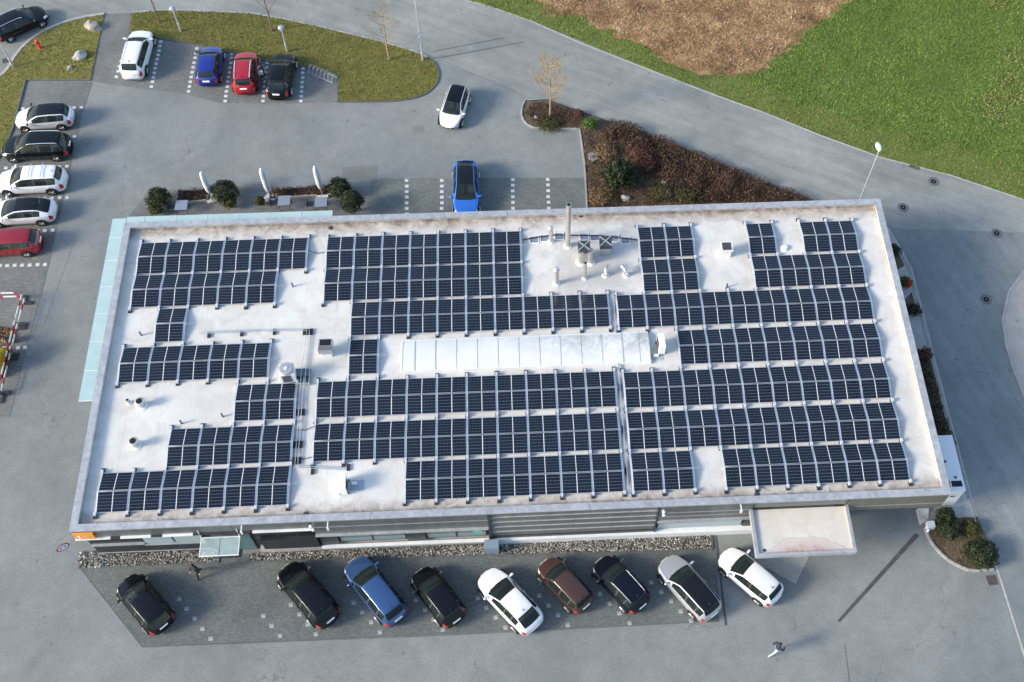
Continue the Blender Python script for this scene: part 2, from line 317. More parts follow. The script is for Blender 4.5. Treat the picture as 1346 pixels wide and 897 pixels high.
# ------------------------------------------------------------ mesh helpers
class MB:
    def __init__(s): s.v = []; s.f = []; s.m = []
    def add(s, vs, fs, mi=0):
        o = len(s.v); s.v += [tuple(p) for p in vs]; s.f += [tuple(i + o for i in f) for f in fs]; s.m += [mi] * len(fs); return s
    def box(s, x0, x1, y0, y1, z0, z1, mi=0, M=None):
        vs = [(x0, y0, z0), (x1, y0, z0), (x1, y1, z0), (x0, y1, z0), (x0, y0, z1), (x1, y0, z1), (x1, y1, z1), (x0, y1, z1)]
        if M is not None: vs = [M @ Vector(p) for p in vs]
        return s.add(vs, [(0, 3, 2, 1), (4, 5, 6, 7), (0, 1, 5, 4), (1, 2, 6, 5), (2, 3, 7, 6), (3, 0, 4, 7)], mi)
    def tube(s, pts, rad, seg=8, mi=0, caps=True):
        rings = []; P = [Vector(p) for p in pts]
        for k, p in enumerate(P):
            d = (P[min(k + 1, len(P) - 1)] - P[max(k - 1, 0)]).normalized()
            a = d.orthogonal().normalized() if abs(d.z) > .95 else d.cross(Vector((0, 0, 1))).normalized()
            b = d.cross(a); r = rad[k] if isinstance(rad, (list, tuple)) else rad
            rings.append([p + (a * cos(t * 2 * pi / seg) + b * sin(t * 2 * pi / seg)) * r for t in range(seg)])
        o = len(s.v); vs = [q for r in rings for q in r]; fs = []
        for k in range(len(P) - 1):
            for t in range(seg):
                u = (t + 1) % seg; fs.append((k * seg + t, k * seg + u, (k + 1) * seg + u, (k + 1) * seg + t))
        if caps: fs += [tuple(range(seg))[::-1], tuple((len(P) - 1) * seg + t for t in range(seg))]
        return s.add(vs, fs, mi)
    def lathe(s, prof, c=(0, 0, 0), seg=16, mi=0):
        vs = []; fs = []
        for (r, z) in prof: vs += [(c[0] + r * cos(t * 2 * pi / seg), c[1] + r * sin(t * 2 * pi / seg), c[2] + z) for t in range(seg)]
        for k in range(len(prof) - 1):
            for t in range(seg):
                u = (t + 1) % seg; fs.append((k * seg + t, k * seg + u, (k + 1) * seg + u, (k + 1) * seg + t))
        fs += [tuple(range(seg))[::-1], tuple((len(prof) - 1) * seg + t for t in range(seg))]
        return s.add(vs, fs, mi)
    def mesh(s, name, mats, smooth=False):
        me = bpy.data.meshes.new(name); me.from_pydata(s.v, [], s.f)
        for mm in (mats if isinstance(mats, (list, tuple)) else [mats]): me.materials.append(MATS[mm] if isinstance(mm, str) else mm)
        if any(s.m): me.polygons.foreach_set('material_index', s.m)
        if smooth: me.polygons.foreach_set('use_smooth', [True] * len(s.f))
        me.update(); return me
    def build(s, name, mats, parent=None, smooth=False, loc=None):
        o = bpy.data.objects.new(name, s.mesh(name, mats, smooth)); COL.objects.link(o)
        if parent: o.parent = parent
        if loc: o.location = loc
        return o
def autosmooth(o, ang=40):
    me = o.data; me.polygons.foreach_set('use_smooth', [True] * len(me.polygons)); me.set_sharp_from_angle(angle=radians(ang)); return o
def tag(o, label, cat, group=None):
    o['label'] = label; o['category'] = cat
    if group: o['group'] = group
    return o
def struct(o): o['kind'] = 'structure'; return o
def stuff(o, label=None, cat=None):
    o['kind'] = 'stuff'
    if label: o['label'] = label; o['category'] = cat
    return o
def thing(name, label, cat, loc=(0, 0, 0), rz=0., group=None):
    o = bpy.data.objects.new(name, None); COL.objects.link(o); o.location = loc; o.rotation_euler[2] = rz
    o.empty_display_size = .2
    return tag(o, label, cat, group)
def inst(name, me, parent, M=None):
    o = bpy.data.objects.new(name, me); COL.objects.link(o); o.parent = parent
    if M is not None: o.matrix_local = M
    return o
def T3(x, y, z, rz=0., rx=0.): return Matrix.Translation((x, y, z)) @ Matrix.Rotation(rz, 4, 'Z') @ Matrix.Rotation(rx, 4, 'X')
def smoothline(pts, it=2):
    for _ in range(it):
        q = [pts[0]]
        for a, b in zip(pts[:-1], pts[1:]):
            q += [(a[0] * .75 + b[0] * .25, a[1] * .75 + b[1] * .25), (a[0] * .25 + b[0] * .75, a[1] * .25 + b[1] * .75)]
        q.append(pts[-1]); pts = q
    return pts
def sheet(name, poly, z, m, thick=0.):
    bm = bmesh.new(); vs = [bm.verts.new((x, y, z)) for x, y in poly]; f = bm.faces.new(vs)
    if f.normal.z < 0: f.normal_flip()
    bm.normal_update()
    if f.normal.z < 0: f.normal_flip()
    if thick:
        n = len(poly); lo = [bm.verts.new((x, y, z - thick)) for x, y in poly]
        for k in range(n):
            bm.faces.new((vs[k], vs[(k + 1) % n], lo[(k + 1) % n], lo[k]))
    bmesh.ops.recalc_face_normals(bm, faces=bm.faces[:]) if thick else None
    me = bpy.data.meshes.new(name); bmesh.ops.triangulate(bm, faces=[g for g in bm.faces if len(g.verts) > 4]); bm.to_mesh(me); bm.free()
    me.materials.append(MATS[m]); o = bpy.data.objects.new(name, me); COL.objects.link(o); return struct(o)
def kerb(pts, w=.14, h=.13, m='kerb_stone', z=0., closed=False, joint=1.0):
    """kerb stones laid end to end along a line with narrow joints"""
    P = [Vector((x, y, 0)) for x, y in pts]; mb = MB()
    if closed: P.append(P[0])
    for a, b in zip(P[:-1], P[1:]):
        d = b - a; L = d.length
        if L < 1e-4: continue
        d.normalize(); nn = Vector((-d.y, d.x, 0)) * w / 2
        k = max(1, round(L / joint))
        for i in range(k):
            p = a + d * (L * i / k + .004); q = a + d * (L * (i + 1) / k - .004)
            vs = [p - nn, q - nn, q + nn, p + nn]
            mb.add([(v.x, v.y, z - .05) for v in vs] + [(v.x, v.y, z + h) for v in vs], [(4, 5, 6, 7), (0, 1, 5, 4), (1, 2, 6, 5), (2, 3, 7, 6), (3, 0, 4, 7)])
    return struct(mb.build('kerb', m))
def inpoly(x, y, poly):
    c = False; j = len(poly) - 1
    for i in range(len(poly)):
        xi, yi = poly[i]; xj, yj = poly[j]
        if (yi > y) != (yj > y) and x < (xj - xi) * (y - yi) / (yj - yi) + xi: c = not c
        j = i
    return c
def scatter(poly, n):
    xs = [p[0] for p in poly]; ys = [p[1] for p in poly]; out = []
    while len(out) < n:
        x = random.uniform(min(xs), max(xs)); y = random.uniform(min(ys), max(ys))
        if inpoly(x, y, poly): out.append((x, y))
    return out
def blades(name, poly, n, h, w, z, m, lean=.7, keep=None):
    mb = MB(); R_ = random.random
    for x, y in scatter(poly, n):
        if keep and not keep(x, y): continue
        a = R_() * 2 * pi; hh = h * (.5 + R_()); ww = w * (.6 + .8 * R_()); b = a + pi / 2 + random.uniform(-.4, .4); le = hh * lean * R_() * 1.4
        mb.add([(x - cos(a) * ww / 2, y - sin(a) * ww / 2, z), (x + cos(a) * ww / 2, y + sin(a) * ww / 2, z), (x + cos(b) * le, y + sin(b) * le, z + hh)], [(0, 1, 2)])
    return mb.build(name, m)

# ------------------------------------------------------------ the setting
sheet('ground', [(-900, -700), (900, -700), (900, 1200), (-900, 1200)], -.06, 'meadow_ground')
ROAD_TOP = [(68.46,20.81), (62.03,24.29), (57.24,26.70), (52.53,28.52), (48.39,30.79), (44.49,33.17), (40.36,35.39), (36.09,37.90), (31.37,40.64), (27.29,43.36), (24.61,44.81), (22.18,45.92), (17.56,48.70), (8.74,51.88), (-3.89,53.49), (-34.82,54.05)]
ISLAND_EDGE = smoothline([(-6.56,45.30), (-8.40,44.95), (-10.05,44.25), (-11.60,43.07), (-12.61,41.33), (-12.96,39.60), (-13.40,38.91), (-15.21,36.76), (-19.01,33.93)], 1)
ISLAND2_TOP = [(-4.43,45.39), (-1.65,45.55), (0.76,45.38), (4.99,44.98), (8.05,44.12), (11.09,43.09), (15.32,41.54), (18.00,40.39), (19.01,39.71)]
BED_TOP = [(26.41,34.98), (28.14,35.07), (28.98,34.58), (30.94,33.60), (32.60,32.72), (34.26,32.13), (36.95,30.49), (40.13,28.64), (43.23,26.69), (46.82,24.75)]
EAST = [(51.55,22.14), (52.03,20.48), (52.48,18.73), (52.51,15.13), (52.51,11.58), (52.56,7.10), (52.63,3.14), (52.66,-0.12), (53.15,-3.25), (53.36,-6.89), (53.60,-10.97), (54.06,-17.66)]
sheet('parking_lot', [(-70, 90), (-70, -45), (66, -45)] + [(p[0] + .3, p[1]) for p in EAST[::-1]] + [(BED_TOP[-1][0], BED_TOP[-1][1] + .3), (35, 45), (20, 56), (-10, 52)], -.004, 'asphalt')
sheet('road', ROAD_TOP + [(-28.31,32.12)] + ISLAND_EDGE[::-1] + ISLAND2_TOP + [(19.25,39.54), (22.41,37.92), (25.30,36.64)] + BED_TOP + [(51.55,22.14)], .004, 'road_asphalt_top')
FORK = [(68.46,20.81), (64.83,19.64), (62.20,18.97), (60.41,18.09), (58.92,16.46), (57.95,14.30), (57.68,12.41), (57.70,10.50), (57.89,8.52), (58.80,2.10), (59.74,-17.94)]
sheet('side_road', EAST + FORK[::-1], .006, 'road_asphalt_shaded')
sheet('forecourt', FORK[1:] + [(73.60,-18.62), (90.79,18.60)], .02, 'pale_paving', .1)
kerb(FORK[1:], .16, .05)
# field beyond the road
BROWN = [(23.77,49.38), (26.77,45.93), (30.93,43.40), (35.55,40.58), (39.17,37.86), (42.30,36.88), (44.22,37.04), (44.99,37.49), (46.45,38.88), (48.93,41.25), (52.60,44.69), (57.87,49.14), (64.27,54.58), (21.30,55.96)]
MEADOW = [(68.46,20.81), (62.03,24.29), (57.24,26.70), (52.53,28.52), (44.49,33.17), (36.09,37.90), (27.29,43.36), (22.18,45.92), (17.56,48.70), (13.58,56.21), (106.77,53.21), (91.38,19.89)]
sheet('meadow', MEADOW, .012, 'meadow_ground'); 
RAG = []
for a, b in zip(BROWN, BROWN[1:] + BROWN[:1]):
    L_ = math.dist(a, b); k_ = max(1, int(L_ / .35))
    RAG += [(a[0] + (b[0] - a[0]) * i / k_ + random.gauss(0, .28) + .9 * noise.noise(Vector((i * .21, a[0], 1))), a[1] + (b[1] - a[1]) * i / k_ + random.gauss(0, .22) + .7 * noise.noise(Vector((i * .19, a[1], 9)))) for i in range(k_)]
sheet('tilled_field', RAG, .03, 'tilled_soil')
def edge_noise(x, y): return noise.noise(Vector((x * .35, y * .35, 0))) * .8 + noise.noise(Vector((x * 1.1, y * 1.1, 3))) * .8 + random.gauss(0, .25)
VIS = [(21.27,46.99), (67.57,45.40), (62.70,23.85), (57.22,26.63), (52.52,28.45), (44.48,33.10), (36.09,37.82), (27.29,43.27), (22.00,45.92)]
def out_brown(x, y): return not inpoly(x + edge_noise(x, y), y + edge_noise(y, x), BROWN)
def verge(x, y):
    # strip along the road edge
    for a, b in zip(ROAD_TOP[:-1], ROAD_TOP[1:]):
        ax, ay = a; bx, by = b; dx, dy = bx - ax, by - ay; t = max(0, min(1, ((x - ax) * dx + (y - ay) * dy) / (dx * dx + dy * dy)))
        if (x - ax - t * dx) ** 2 + (y - ay - t * dy) ** 2 < (2.3 + 1.3 * edge_noise(x, y)) ** 2: return True
    return False
o = blades('meadow_grass', VIS, 105000, .09, .07, .01, 'meadow_blade', 1.1, lambda x, y: out_brown(x, y) and not (verge(x, y) and random.random() < .93)); stuff(o, 'lush green meadow grass beyond the road', 'grass')
o = blades('verge_grass', VIS, 42000, .09, .06, .01, 'verge_blade', 1.1, lambda x, y: out_brown(x, y) and verge(x, y)); stuff(o, 'yellowed verge grass along the far road edge', 'grass')
o = blades('stubble', BROWN, 46000, .08, .055, .03, 'straw', 2.6, lambda x, y: not out_brown(x, y)); stuff(o, 'brown stubble and dry straw on the tilled field', 'stubble')
# clods of earth on the tilled patch
mb = MB()
for x, y in scatter(BROWN, 4200):
    if out_brown(x, y): continue
    r = random.uniform(.04, .12); a = random.random() * 6
    mb.add([(x + r * cos(a + k * pi / 2) * random.uniform(.7, 1.2), y + r * sin(a + k * pi / 2), .025) for k in range(4)] + [(x, y, .03 + r * .8)], [(0, 1, 4), (1, 2, 4), (2, 3, 4), (3, 0, 4)])
stuff(mb.build('soil_clods', 'tilled_soil'), 'loose earth clods strewn over the tilled field', 'soil')
# pale worn patches in the meadow
mb = MB()
for c in [(63.79,35.78), (63.88,33.82), (61.83,33.90), (65.44,43.99), (62.04,32.36), (65.18,38.13)]:
    for _ in range(260):
        x = random.gauss(c[0], .7); y = random.gauss(c[1], .5); a = random.random() * 6; h = random.uniform(.08, .2)
        mb.add([(x - .05 * cos(a), y - .05 * sin(a), .01), (x + .05 * cos(a), y + .05 * sin(a), .01), (x + random.uniform(-.15, .15), y + random.uniform(-.1, .1), h)], [(0, 1, 2)])
stuff(mb.build('dry_grass', 'pale_grass'), 'pale dry tufts in the green meadow', 'grass')
mb = MB()
for a, b in zip(ROAD_TOP[:-1], ROAD_TOP[1:]):
    d = Vector((b[0] - a[0], b[1] - a[1], 0)); nn = Vector((d.y, -d.x, 0)).normalized() * .14
    if nn.y > 0: nn = -nn
    p, q = Vector((*a, .0)), Vector((*b, .0))
    vs = [p, q, q + nn, p + nn]; mb.add([(v.x, v.y, .014) for v in vs], [(0, 1, 2, 3)] if d.cross(nn).z > 0 else [(3, 2, 1, 0)])
struct(mb.build('road_edge', 'concrete'))

strip_pts = [(p[0] + .06, p[1]) for p in EAST]
mb = MB()
for a, b in zip(strip_pts[:-1], strip_pts[1:]): mb.add([(a[0], a[1], .016), (a[0] + .13, a[1], .016), (b[0] + .13, b[1], .016), (b[0], b[1], .016)], [(3, 2, 1, 0)])
struct(mb.build('road_edge', 'concrete'))
# paved bays
def stones(parent, pts, ang=0., s=.25, m='mark_stone', z=.009):
    me = MB().box(-s / 2, s / 2, -s / 2, s / 2, 0, .006).mesh('marking_stone', m)
    for x, y in pts: inst('marking_stone', me, parent, T3(x + random.uniform(-.015, .015), y + random.uniform(-.015, .015), z, ang + random.uniform(-.05, .05)))
def lerp(a, b, n): return [(a[0] + (b[0] - a[0]) * k / (n - 1), a[1] + (b[1] - a[1]) * k / (n - 1)) for k in range(n)]
west = sheet('west_bays', [(-11.35,38.30), (-6.31,38.11), (-6.59,34.93), (-6.63,21.26), (-6.85,15.83), (-7.01,9.80), (-13.34,10.07), (-16.55,23.57), (-13.16,27.04), (-12.07,32.21), (-11.44,33.49)], .008, 'pavers')
for a, b, n in (((-6.75,35.57), (-11.07,35.62), 9), ((-6.79,32.77), (-11.09,32.83), 9), ((-6.87,29.96), (-11.20,29.98), 9), ((-6.39,27.12), (-11.05,27.10), 10), ((-6.90,24.28), (-12.58,24.31), 12), ((-6.91,21.40), (-12.99,21.46), 13), ((-7.01,14.85), (-11.56,14.87), 11)): stones(west, lerp(a, b, n), .03)
north = sheet('north_bays', [(-6.38,45.29), (-4.49,45.40), (-4.27,42.98), (-2.15,42.49), (1.06,41.65), (3.61,40.75), (6.61,39.76), (9.57,39.02), (12.12,37.98), (12.26,35.36), (9.24,35.39), (3.55,35.61), (0.59,36.70), (-4.66,37.74), (-6.33,38.19)], .008, 'pavers')
for a, b, n in (((-1.72,42.15), (-1.84,37.48), 11), ((1.13,41.32), (1.03,36.88), 10), ((3.91,40.66), (3.87,35.82), 11), ((6.71,39.60), (6.71,35.71), 9), ((9.50,38.94), (9.53,35.61), 8), ((-4.34,41.84), (-4.62,38.59), 7)): stones(north, lerp(a, b, n))
back = sheet('back_bays', [(15.03,27.99), (30.40,27.47), (30.45,22.98), (15.18,23.59)], .008, 'pavers_green')
for x in (534.5, 581, 627.5, 674, 720):
    pass
for a, b in (((17.63,27.72), (17.71,23.69)), ((20.17,27.62), (20.16,23.59)), ((22.72,27.55), (22.64,23.49)), ((25.27,27.49), (25.18,23.39)), ((27.80,27.43), (27.73,23.29))): stones(back, lerp(a, b, 9))
front = sheet('front_bays', [(-0.88,-0.50), (3.31,-5.25), (9.44,-5.32), (19.38,-5.40), (28.55,-5.38), (36.29,-5.30), (36.76,0.11), (25.68,0.04), (-1.09,0.03)], .008, 'pavers_front')
for x, y, n in ((277, 839.6, 5), (368, 836, 3), (415.4, 834, 4), (499, 831, 4), (582, 828, 4), (664, 825, 4), (746, 822, 4), (827, 819.6, 4), (908, 816.5, 5)):
    pass
FRONT_ENDS = [((7.12,-4.94), 5), ((11.04,-4.96), 3), ((13.09,-4.97), 4), ((16.72,-5.01), 4), ((20.33,-5.04), 4), ((23.91,-5.08), 4), ((27.51,-5.11), 4), ((31.08,-5.17), 4), ((34.66,-5.20), 5)]
for e, n in FRONT_ENDS: stones(front, [(e[0] - .52 * k, e[1] + .60 * k) for k in range(n)], .1, .24, 'mark_worn')
sheet('terrace', [(-0.69,27.57), (15.05,27.37), (15.18,23.59), (-2.57,23.65)], .006, 'pavers')
sheet('concrete_pad', [(38.60,-1.31), (42.44,-1.20), (41.09,-3.30), (39.19,-2.00)], .012, 'concrete')
# asphalt repairs and joints
sheet('asphalt_patch', [(17.95,32.82), (18.74,32.87), (18.81,32.13), (18.02,32.09)], .002, 'patch_asphalt')
sheet('asphalt_patch', [(12.95,29.12), (15.48,29.24), (15.52,28.04), (13.01,27.93)], .002, 'patch_asphalt')
sheet('trench_strip', [(48.83,-0.48), (49.06,-0.64), (43.30,-5.69), (43.17,-5.57)], .002, 'trench_asphalt')
def strip(name, a, b, w, z, m):
    d = Vector((b[0] - a[0], b[1] - a[1])).normalized(); n = Vector((-d.y, d.x)) * w / 2
    return sheet(name, [(a[0] - n.x, a[1] - n.y), (b[0] - n.x, b[1] - n.y), (b[0] + n.x, b[1] + n.y), (a[0] + n.x, a[1] + n.y)], z, m)
strip('joint_seam', (19.48,40.34), (24.95,41.61), .09, .010, 'seam_asphalt'); strip('joint_seam', (20.07,39.67), (26.61,41.14), .09, .010, 'seam_asphalt')
strip('joint_seam', (19.01,40.03), (26.42,35.52), .07, .010, 'patch_asphalt'); strip('joint_seam', (43.36,-6.87), (43.24,-9.22), .05, .002, 'seam_asphalt')
strip('joint_seam', (3.31,-5.25), (36.29,-5.30), .06, .014, 'seam_asphalt'); strip('joint_seam', (-0.88,-0.50), (3.31,-5.25), .06, .014, 'seam_asphalt'); strip('joint_seam', (36.73,-0.13), (36.66,-5.54), .12, .014, 'trench_asphalt')
strip('joint_seam', (-5.09,24.40), (-6.86,10.76), .04, .002, 'patch_asphalt')

# grass islands with kerbs
LAWN1 = ISLAND_EDGE[::-1][1:] + [(-6.51,38.27), (-11.38,38.45), (-11.41,33.64), (-11.71,31.49), (-12.84,28.05), (-16.86,24.87)]
LAWN1 = [(-18.98,33.78)] + LAWN1
LAWN2 = ISLAND2_TOP + smoothline([(19.01,39.71), (19.66,39.05), (19.96,37.93), (19.74,36.85), (18.82,35.80), (17.22,35.32), (14.94,35.30)], 1)[1:] + [(12.31,35.39), (12.18,37.98), (9.57,39.10), (6.60,39.84), (3.60,40.83), (1.05,41.73), (-2.16,42.57), (-4.22,43.06)]
for P, n in ((LAWN1, 20000), (LAWN2, 42000)):
    sheet('lawn', P, .07, 'lawn_ground', .1)
    stuff(blades('lawn_grass', P, n, .055, .06, .065, 'lawn_blade', 1.3), 'olive winter lawn on the ' + ('corner verge by the boulders' if P is LAWN1 else 'kerbed island behind the parked cars'), 'grass')
kerb(ISLAND_EDGE, .22, .1, 'concrete', joint=1.); kerb([(-6.51,38.27), (-11.38,38.45), (-11.41,33.64), (-11.71,31.49), (-12.84,28.05)], .1, .1, 'iron_lid')
kerb(ISLAND2_TOP, .16, .08, 'concrete'); kerb(LAWN2[len(ISLAND2_TOP) - 1:] , .10, .08, 'iron_lid')

# ------------------------------------------------------------ the building
W, D, HT_ = 49.68, 21.16, 4.8
bld = thing('commercial_building', 'long flat-roofed commercial building with white roof and grey metal cladding', 'building')
def bpart(name, mb, m, parent=None, smooth=False): return mb.build(name, m, parent or bld, smooth)
CAPW = .42
bpart('roof', MB().box(.4, W - .4, .4, D - .4, 4.25, 4.45), 'roof_membrane')
# upstands (membrane turned up the inside of the parapet) and mitred metal cap
IN = CAPW - .05
mb = MB()
for x0, x1, y0, y1 in ((IN - .04, W - IN + .04, IN - .04, IN + .01), (IN - .04, W - IN + .04, D - IN - .01, D - IN + .04), (IN - .04, IN + .01, IN + .01, D - IN - .01), (W - IN - .01, W - IN + .04, IN + .01, D - IN - .01)): mb.box(x0, x1, y0, y1, 4.44, 4.70)
bpart('upstand', mb, 'roof_membrane')
cap = bpart('parapet_cap', MB(), 'cap_metal')
def cap_piece(p):
    bm_ = MB(); n = len(p); bm_.add([(x, y, 4.70) for x, y in p] + [(x, y, 4.8) for x, y in p], [tuple(range(n, 2 * n)), tuple(range(n))[::-1]] + [(k, (k + 1) % n, n + (k + 1) % n, n + k) for k in range(n)])
    bm_.build('cap_sheet', 'cap_metal', cap)
def cap_run(o0, o1, i0, i1, n):
    for k in range(n):
        t0, t1 = k / n + (.0002 if k else 0), (k + 1) / n - (.0002 if k < n - 1 else 0)
        L = lambda a, b, t: (a[0] + (b[0] - a[0]) * t, a[1] + (b[1] - a[1]) * t)
        cap_piece([L(o0, o1, t0), L(o0, o1, t1), L(i0, i1, t1), L(i0, i1, t0)])
c_o = [(0, 0), (W, 0), (W, D), (0, D)]; c_i = [(CAPW, CAPW), (W - CAPW, CAPW), (W - CAPW, D - CAPW), (CAPW, D - CAPW)]
for k, n in zip(range(4), (12, 5, 12, 5)): cap_run(c_o[k], c_o[(k + 1) % 4], c_i[k], c_i[(k + 1) % 4], n)
bpart('wall', MB().box(.36, 43.8, .42, D - .3, 0, 4.25), 'wall_dark')
bpart('wall', MB().box(43.8, W - .3, 3.4, D - .3, 0, 4.25), 'wall_brown')
bpart('soffit', MB().box(43.8, W - .25, .3, 3.4, 4.05, 4.25), 'white_sill')
def panel_row(x0, x1, z0, z1, n, y0=.10, y1=.40, m='cladding'):
    g = .018
    for k in range(n):
        a = x0 + (x1 - x0) * k / n + g / 2; b = x0 + (x1 - x0) * (k + 1) / n - g / 2
        bpart('cladding_panel', MB().box(a, b, y0, y1, z0 + .014, z1 - .014), m)
        # folded bright lower lip of the sheet
    return
def bands(x0, x1, zs, n, **k):
    for a, b in zip(zs[:-1], zs[1:]): panel_row(x0, x1, a, b, n, **k)
bands(.02, 13.15, (3.55, 4.1, 4.69), 3)
bands(13.2, 23.15, (2.58, 3.1, 3.62, 4.15, 4.69), 2)
bands(23.3, 32.9, (.95, 1.7, 2.45, 3.2, 3.95, 4.69), 2, y0=.14)
bands(33., 38.4, (2.42, 2.98, 3.55, 4.12, 4.69), 1)
bands(38.45, 43.85, (3.75, 4.22, 4.69), 1)
bands(43.9, W - .02, (2.80, 3.43, 4.06, 4.69), 1, m='cladding_brown', y0=.06)
for k in range(1, 6):
    pass
# east, west and north sides
for k in range(7):
    for z0, z1 in ((.3, 1.4), (1.42, 2.5), (2.52, 3.6), (3.62, 4.69)):
        bpart('cladding_panel', MB().box(.05, .35, .45 + k * 2.95, .45 + (k + 1) * 2.95 - .02, z0, z1), 'cladding')
        if .45 + k * 2.95 > 3.2 or z0 > 2.6: bpart('cladding_panel', MB().box(W - .29, W - .03, .45 + k * 2.95, .45 + (k + 1) * 2.95 - .02, z0, z1), 'cladding_brown' if k == 0 else 'cladding')
for k in range(12):
    for z0, z1 in ((.3, 1.4), (1.42, 2.5), (2.52, 3.6), (3.62, 4.69)): bpart('cladding_panel', MB().box(.4 + k * 4.07, .4 + (k + 1) * 4.07 - .02, D - .28, D - .06, z0, z1), 'cladding')
# long thin drip lips between the cladding courses
mb = MB()
for x0, x1, zs in ((13.2, 23.15, (3.62,)), (23.3, 32.9, (1.7, 2.45, 3.2, 3.95)), (33., 38.4, (2.98, 3.55)), (43.9, W - .05, (3.43,))):
    for z in zs: bpart('drip_lip', MB().box(x0, x1, .07 if x0 != 43.9 else .03, (.137 if x0 == 23.3 else .097) if x0 != 43.9 else .055, z - .01, z + .012), 'cap_metal')
# west part: sign, ledges, ribbon window, entrance
sg = bpart('sign', MB().box(.03, 1.12, -.02, .095, 3.62, 4.32), 'orange_sign')
MB().tube([(.36, -.03, 4.12), (.27, -.03, 4.14), (.24, -.03, 4.06), (.33, -.03, 3.98), (.34, -.03, 3.88), (.24, -.03, 3.84)], .028, 6).build('lettering_stroke', 'sign_white', sg)
MB().tube([(.40 + k * .035, -.03, 3.94 + .055 * (-1) ** k) for k in range(16)], .018, 5).build('lettering_stroke', 'sign_white', sg)
for x0, x1 in ((-.1, 1.85), (2.4, 4.1), (4.75, 6.45), (9.8, 13.1)): bpart('ledge', MB().box(x0, x1, -.02, .38, 3.40, 3.5), 'white_sill')
for x0, x1 in ((1.87, 2.38), (4.12, 4.73), (6.47, 9.78)): bpart('ledge', MB().box(x0, x1, .0, .38, 3.40, 3.5), 'dark_plastic')
def window(x0, x1, z0, z1, y=.34, m='shop_glass', n=1, fr='dark_plastic', t=.06):
    w_ = bpart('window', MB().box(x0, x1, y - .04, y + .06, z0, z1), fr)
    for k in range(n):
        a = x0 + (x1 - x0) * k / n + t; b = x0 + (x1 - x0) * (k + 1) / n - t
        MB().box(a, b, y - .055, y - .045, z0 + t, z1 - t).build('pane', m, w_)
    return w_
window(.3, 3.3, 2.1, 3.36, .30, 'dark_glass', 3); window(3.35, 6.8, 2.0, 3.2, .24, 'sky_tint_glass', 2); window(9.9, 13.1, 2.0, 3.36, .30, 'dark_glass', 3)
bpart('sill', MB().box(.3, 3.32, .12, .3, 1.98, 2.06), 'cap_metal'); bpart('sill', MB().box(3.33, 6.8, .1, .3, 1.88, 1.97), 'cap_metal')
bpart('cladding_panel', MB().box(.35, 6.8, .16, .40, .9, 1.84), 'dark_cladding'); bpart('plinth', MB().box(.32, 6.85, .38, .41, .0, .83), 'dark_cladding'); bpart('plinth_trim', MB().box(.33, 6.85, .12, .18, .85, .89), 'cap_metal')
dr = bpart('entrance_door', MB().box(7.1, 9.4, .32, .40, 0, 2.6), 'dark_plastic')
for a, b in ((7.16, 8.22), (8.28, 9.34)):
    MB().box(a, b, .30, .315, .1, 2.5).build('pane', 'shop_glass', dr)
for x in (8.16, 8.34): MB().tube([(x, .25, .9), (x, .25, 1.5)], .018, 6).build('handle', 'chrome', dr)
bpart('cladding_panel', MB().box(9.9, 13.15, .08, .40, .5, 1.95), 'dark_cladding'); bpart('plinth', MB().box(9.6, 13.15, .05, .40, 0, .46), 'concrete')
# glass porch over the entrance
PX0, PX1 = (6.81,-0.74)[0], (8.98,-0.66)[0]
pc = bpart('glass_porch', MB().box(PX0, PX1, -.02, .03, 2.93, 2.99), 'white_paint')
for k in range(2):
    a = PX0 + (PX1 - PX0) * k / 2 + .02; b = PX0 + (PX1 - PX0) * (k + 1) / 2 - .02
    MB().box(a, b, -1.05, -.03, 2.95, 2.97).build('pane', 'clear_canopy_glass', pc)
for x in (PX0, PX1): MB().tube([(x, -1.08, 2.95), (x, .0, 2.95), (x, .08, 3.9)], .03, 6).build('bracket', 'white_paint', pc)
MB().box(PX0 - .03, PX1 + .03, -1.12, -1.06, 2.93, 2.99).build('edge_rail', 'white_paint', pc)
mt = MB().box(*[0] * 6)
# shop windows
bpart('ledge', MB().box(13.2, 23.15, -.06, .40, 2.46, 2.56), 'cap_metal')
window(14.35, 18.25, .62, 2.42, .34, 'shop_glass', 2); window(19.45, 23.0, .62, 2.42, .34, 'shop_glass', 2)
for a, b in ((13.25, 14.3), (18.3, 19.4)): bpart('cladding_panel', MB().box(a, b, .2, .40, .55, 2.44), 'dark_cladding')
# goods on display behind the lower edge of the shop windows
for a, b in ((14.5, 18.1), (19.6, 22.8)):
    x = a
    while x < b - .2:
        w_ = random.uniform(.15, .5); h_ = random.uniform(.2, .75)
        bpart('display_item', MB().box(x, min(x + w_, b), .262, .278, 2.38 - h_, 2.38), random.choice(['dark_plastic', 'evergreen_leaf', 'iron', 'olive_leaf', 'dark_red_cloth', 'canopy_glass']) if False else random.choice(['dark_plastic', 'iron', 'cladding', 'bark', 'teal_paint'])); x += w_ + random.uniform(.1, .5)
bpart('poster', MB().box(22.2, 22.75, .255, .272, 1.3, 1.8), 'teal_paint')
bpart('sill', MB().box(13.2, 23.1, -.02, .19, .40, .52), 'white_sill')
bpart('plinth', MB().box(13.2, 23.1, .06, .40, 0, .38), 'concrete')
bpart('plinth', MB().box(23.25, 38.9, -.06, .40, 0, .62), 'white_sill'); bpart('plinth', MB().box(23.3, 32.9, .1, .40, .64, .94), 'dark_cladding')
bpart('ledge', MB().box(33., 38.5, -.04, .40, 2.30, 2.40), 'cap_metal'); window(33.1, 38.2, .68, 2.28, .3, 'sky_tint_glass', 1)
bpart('cladding_panel', MB().box(38.25, 38.9, .2, .40, .64, 2.28), 'dark_cladding')
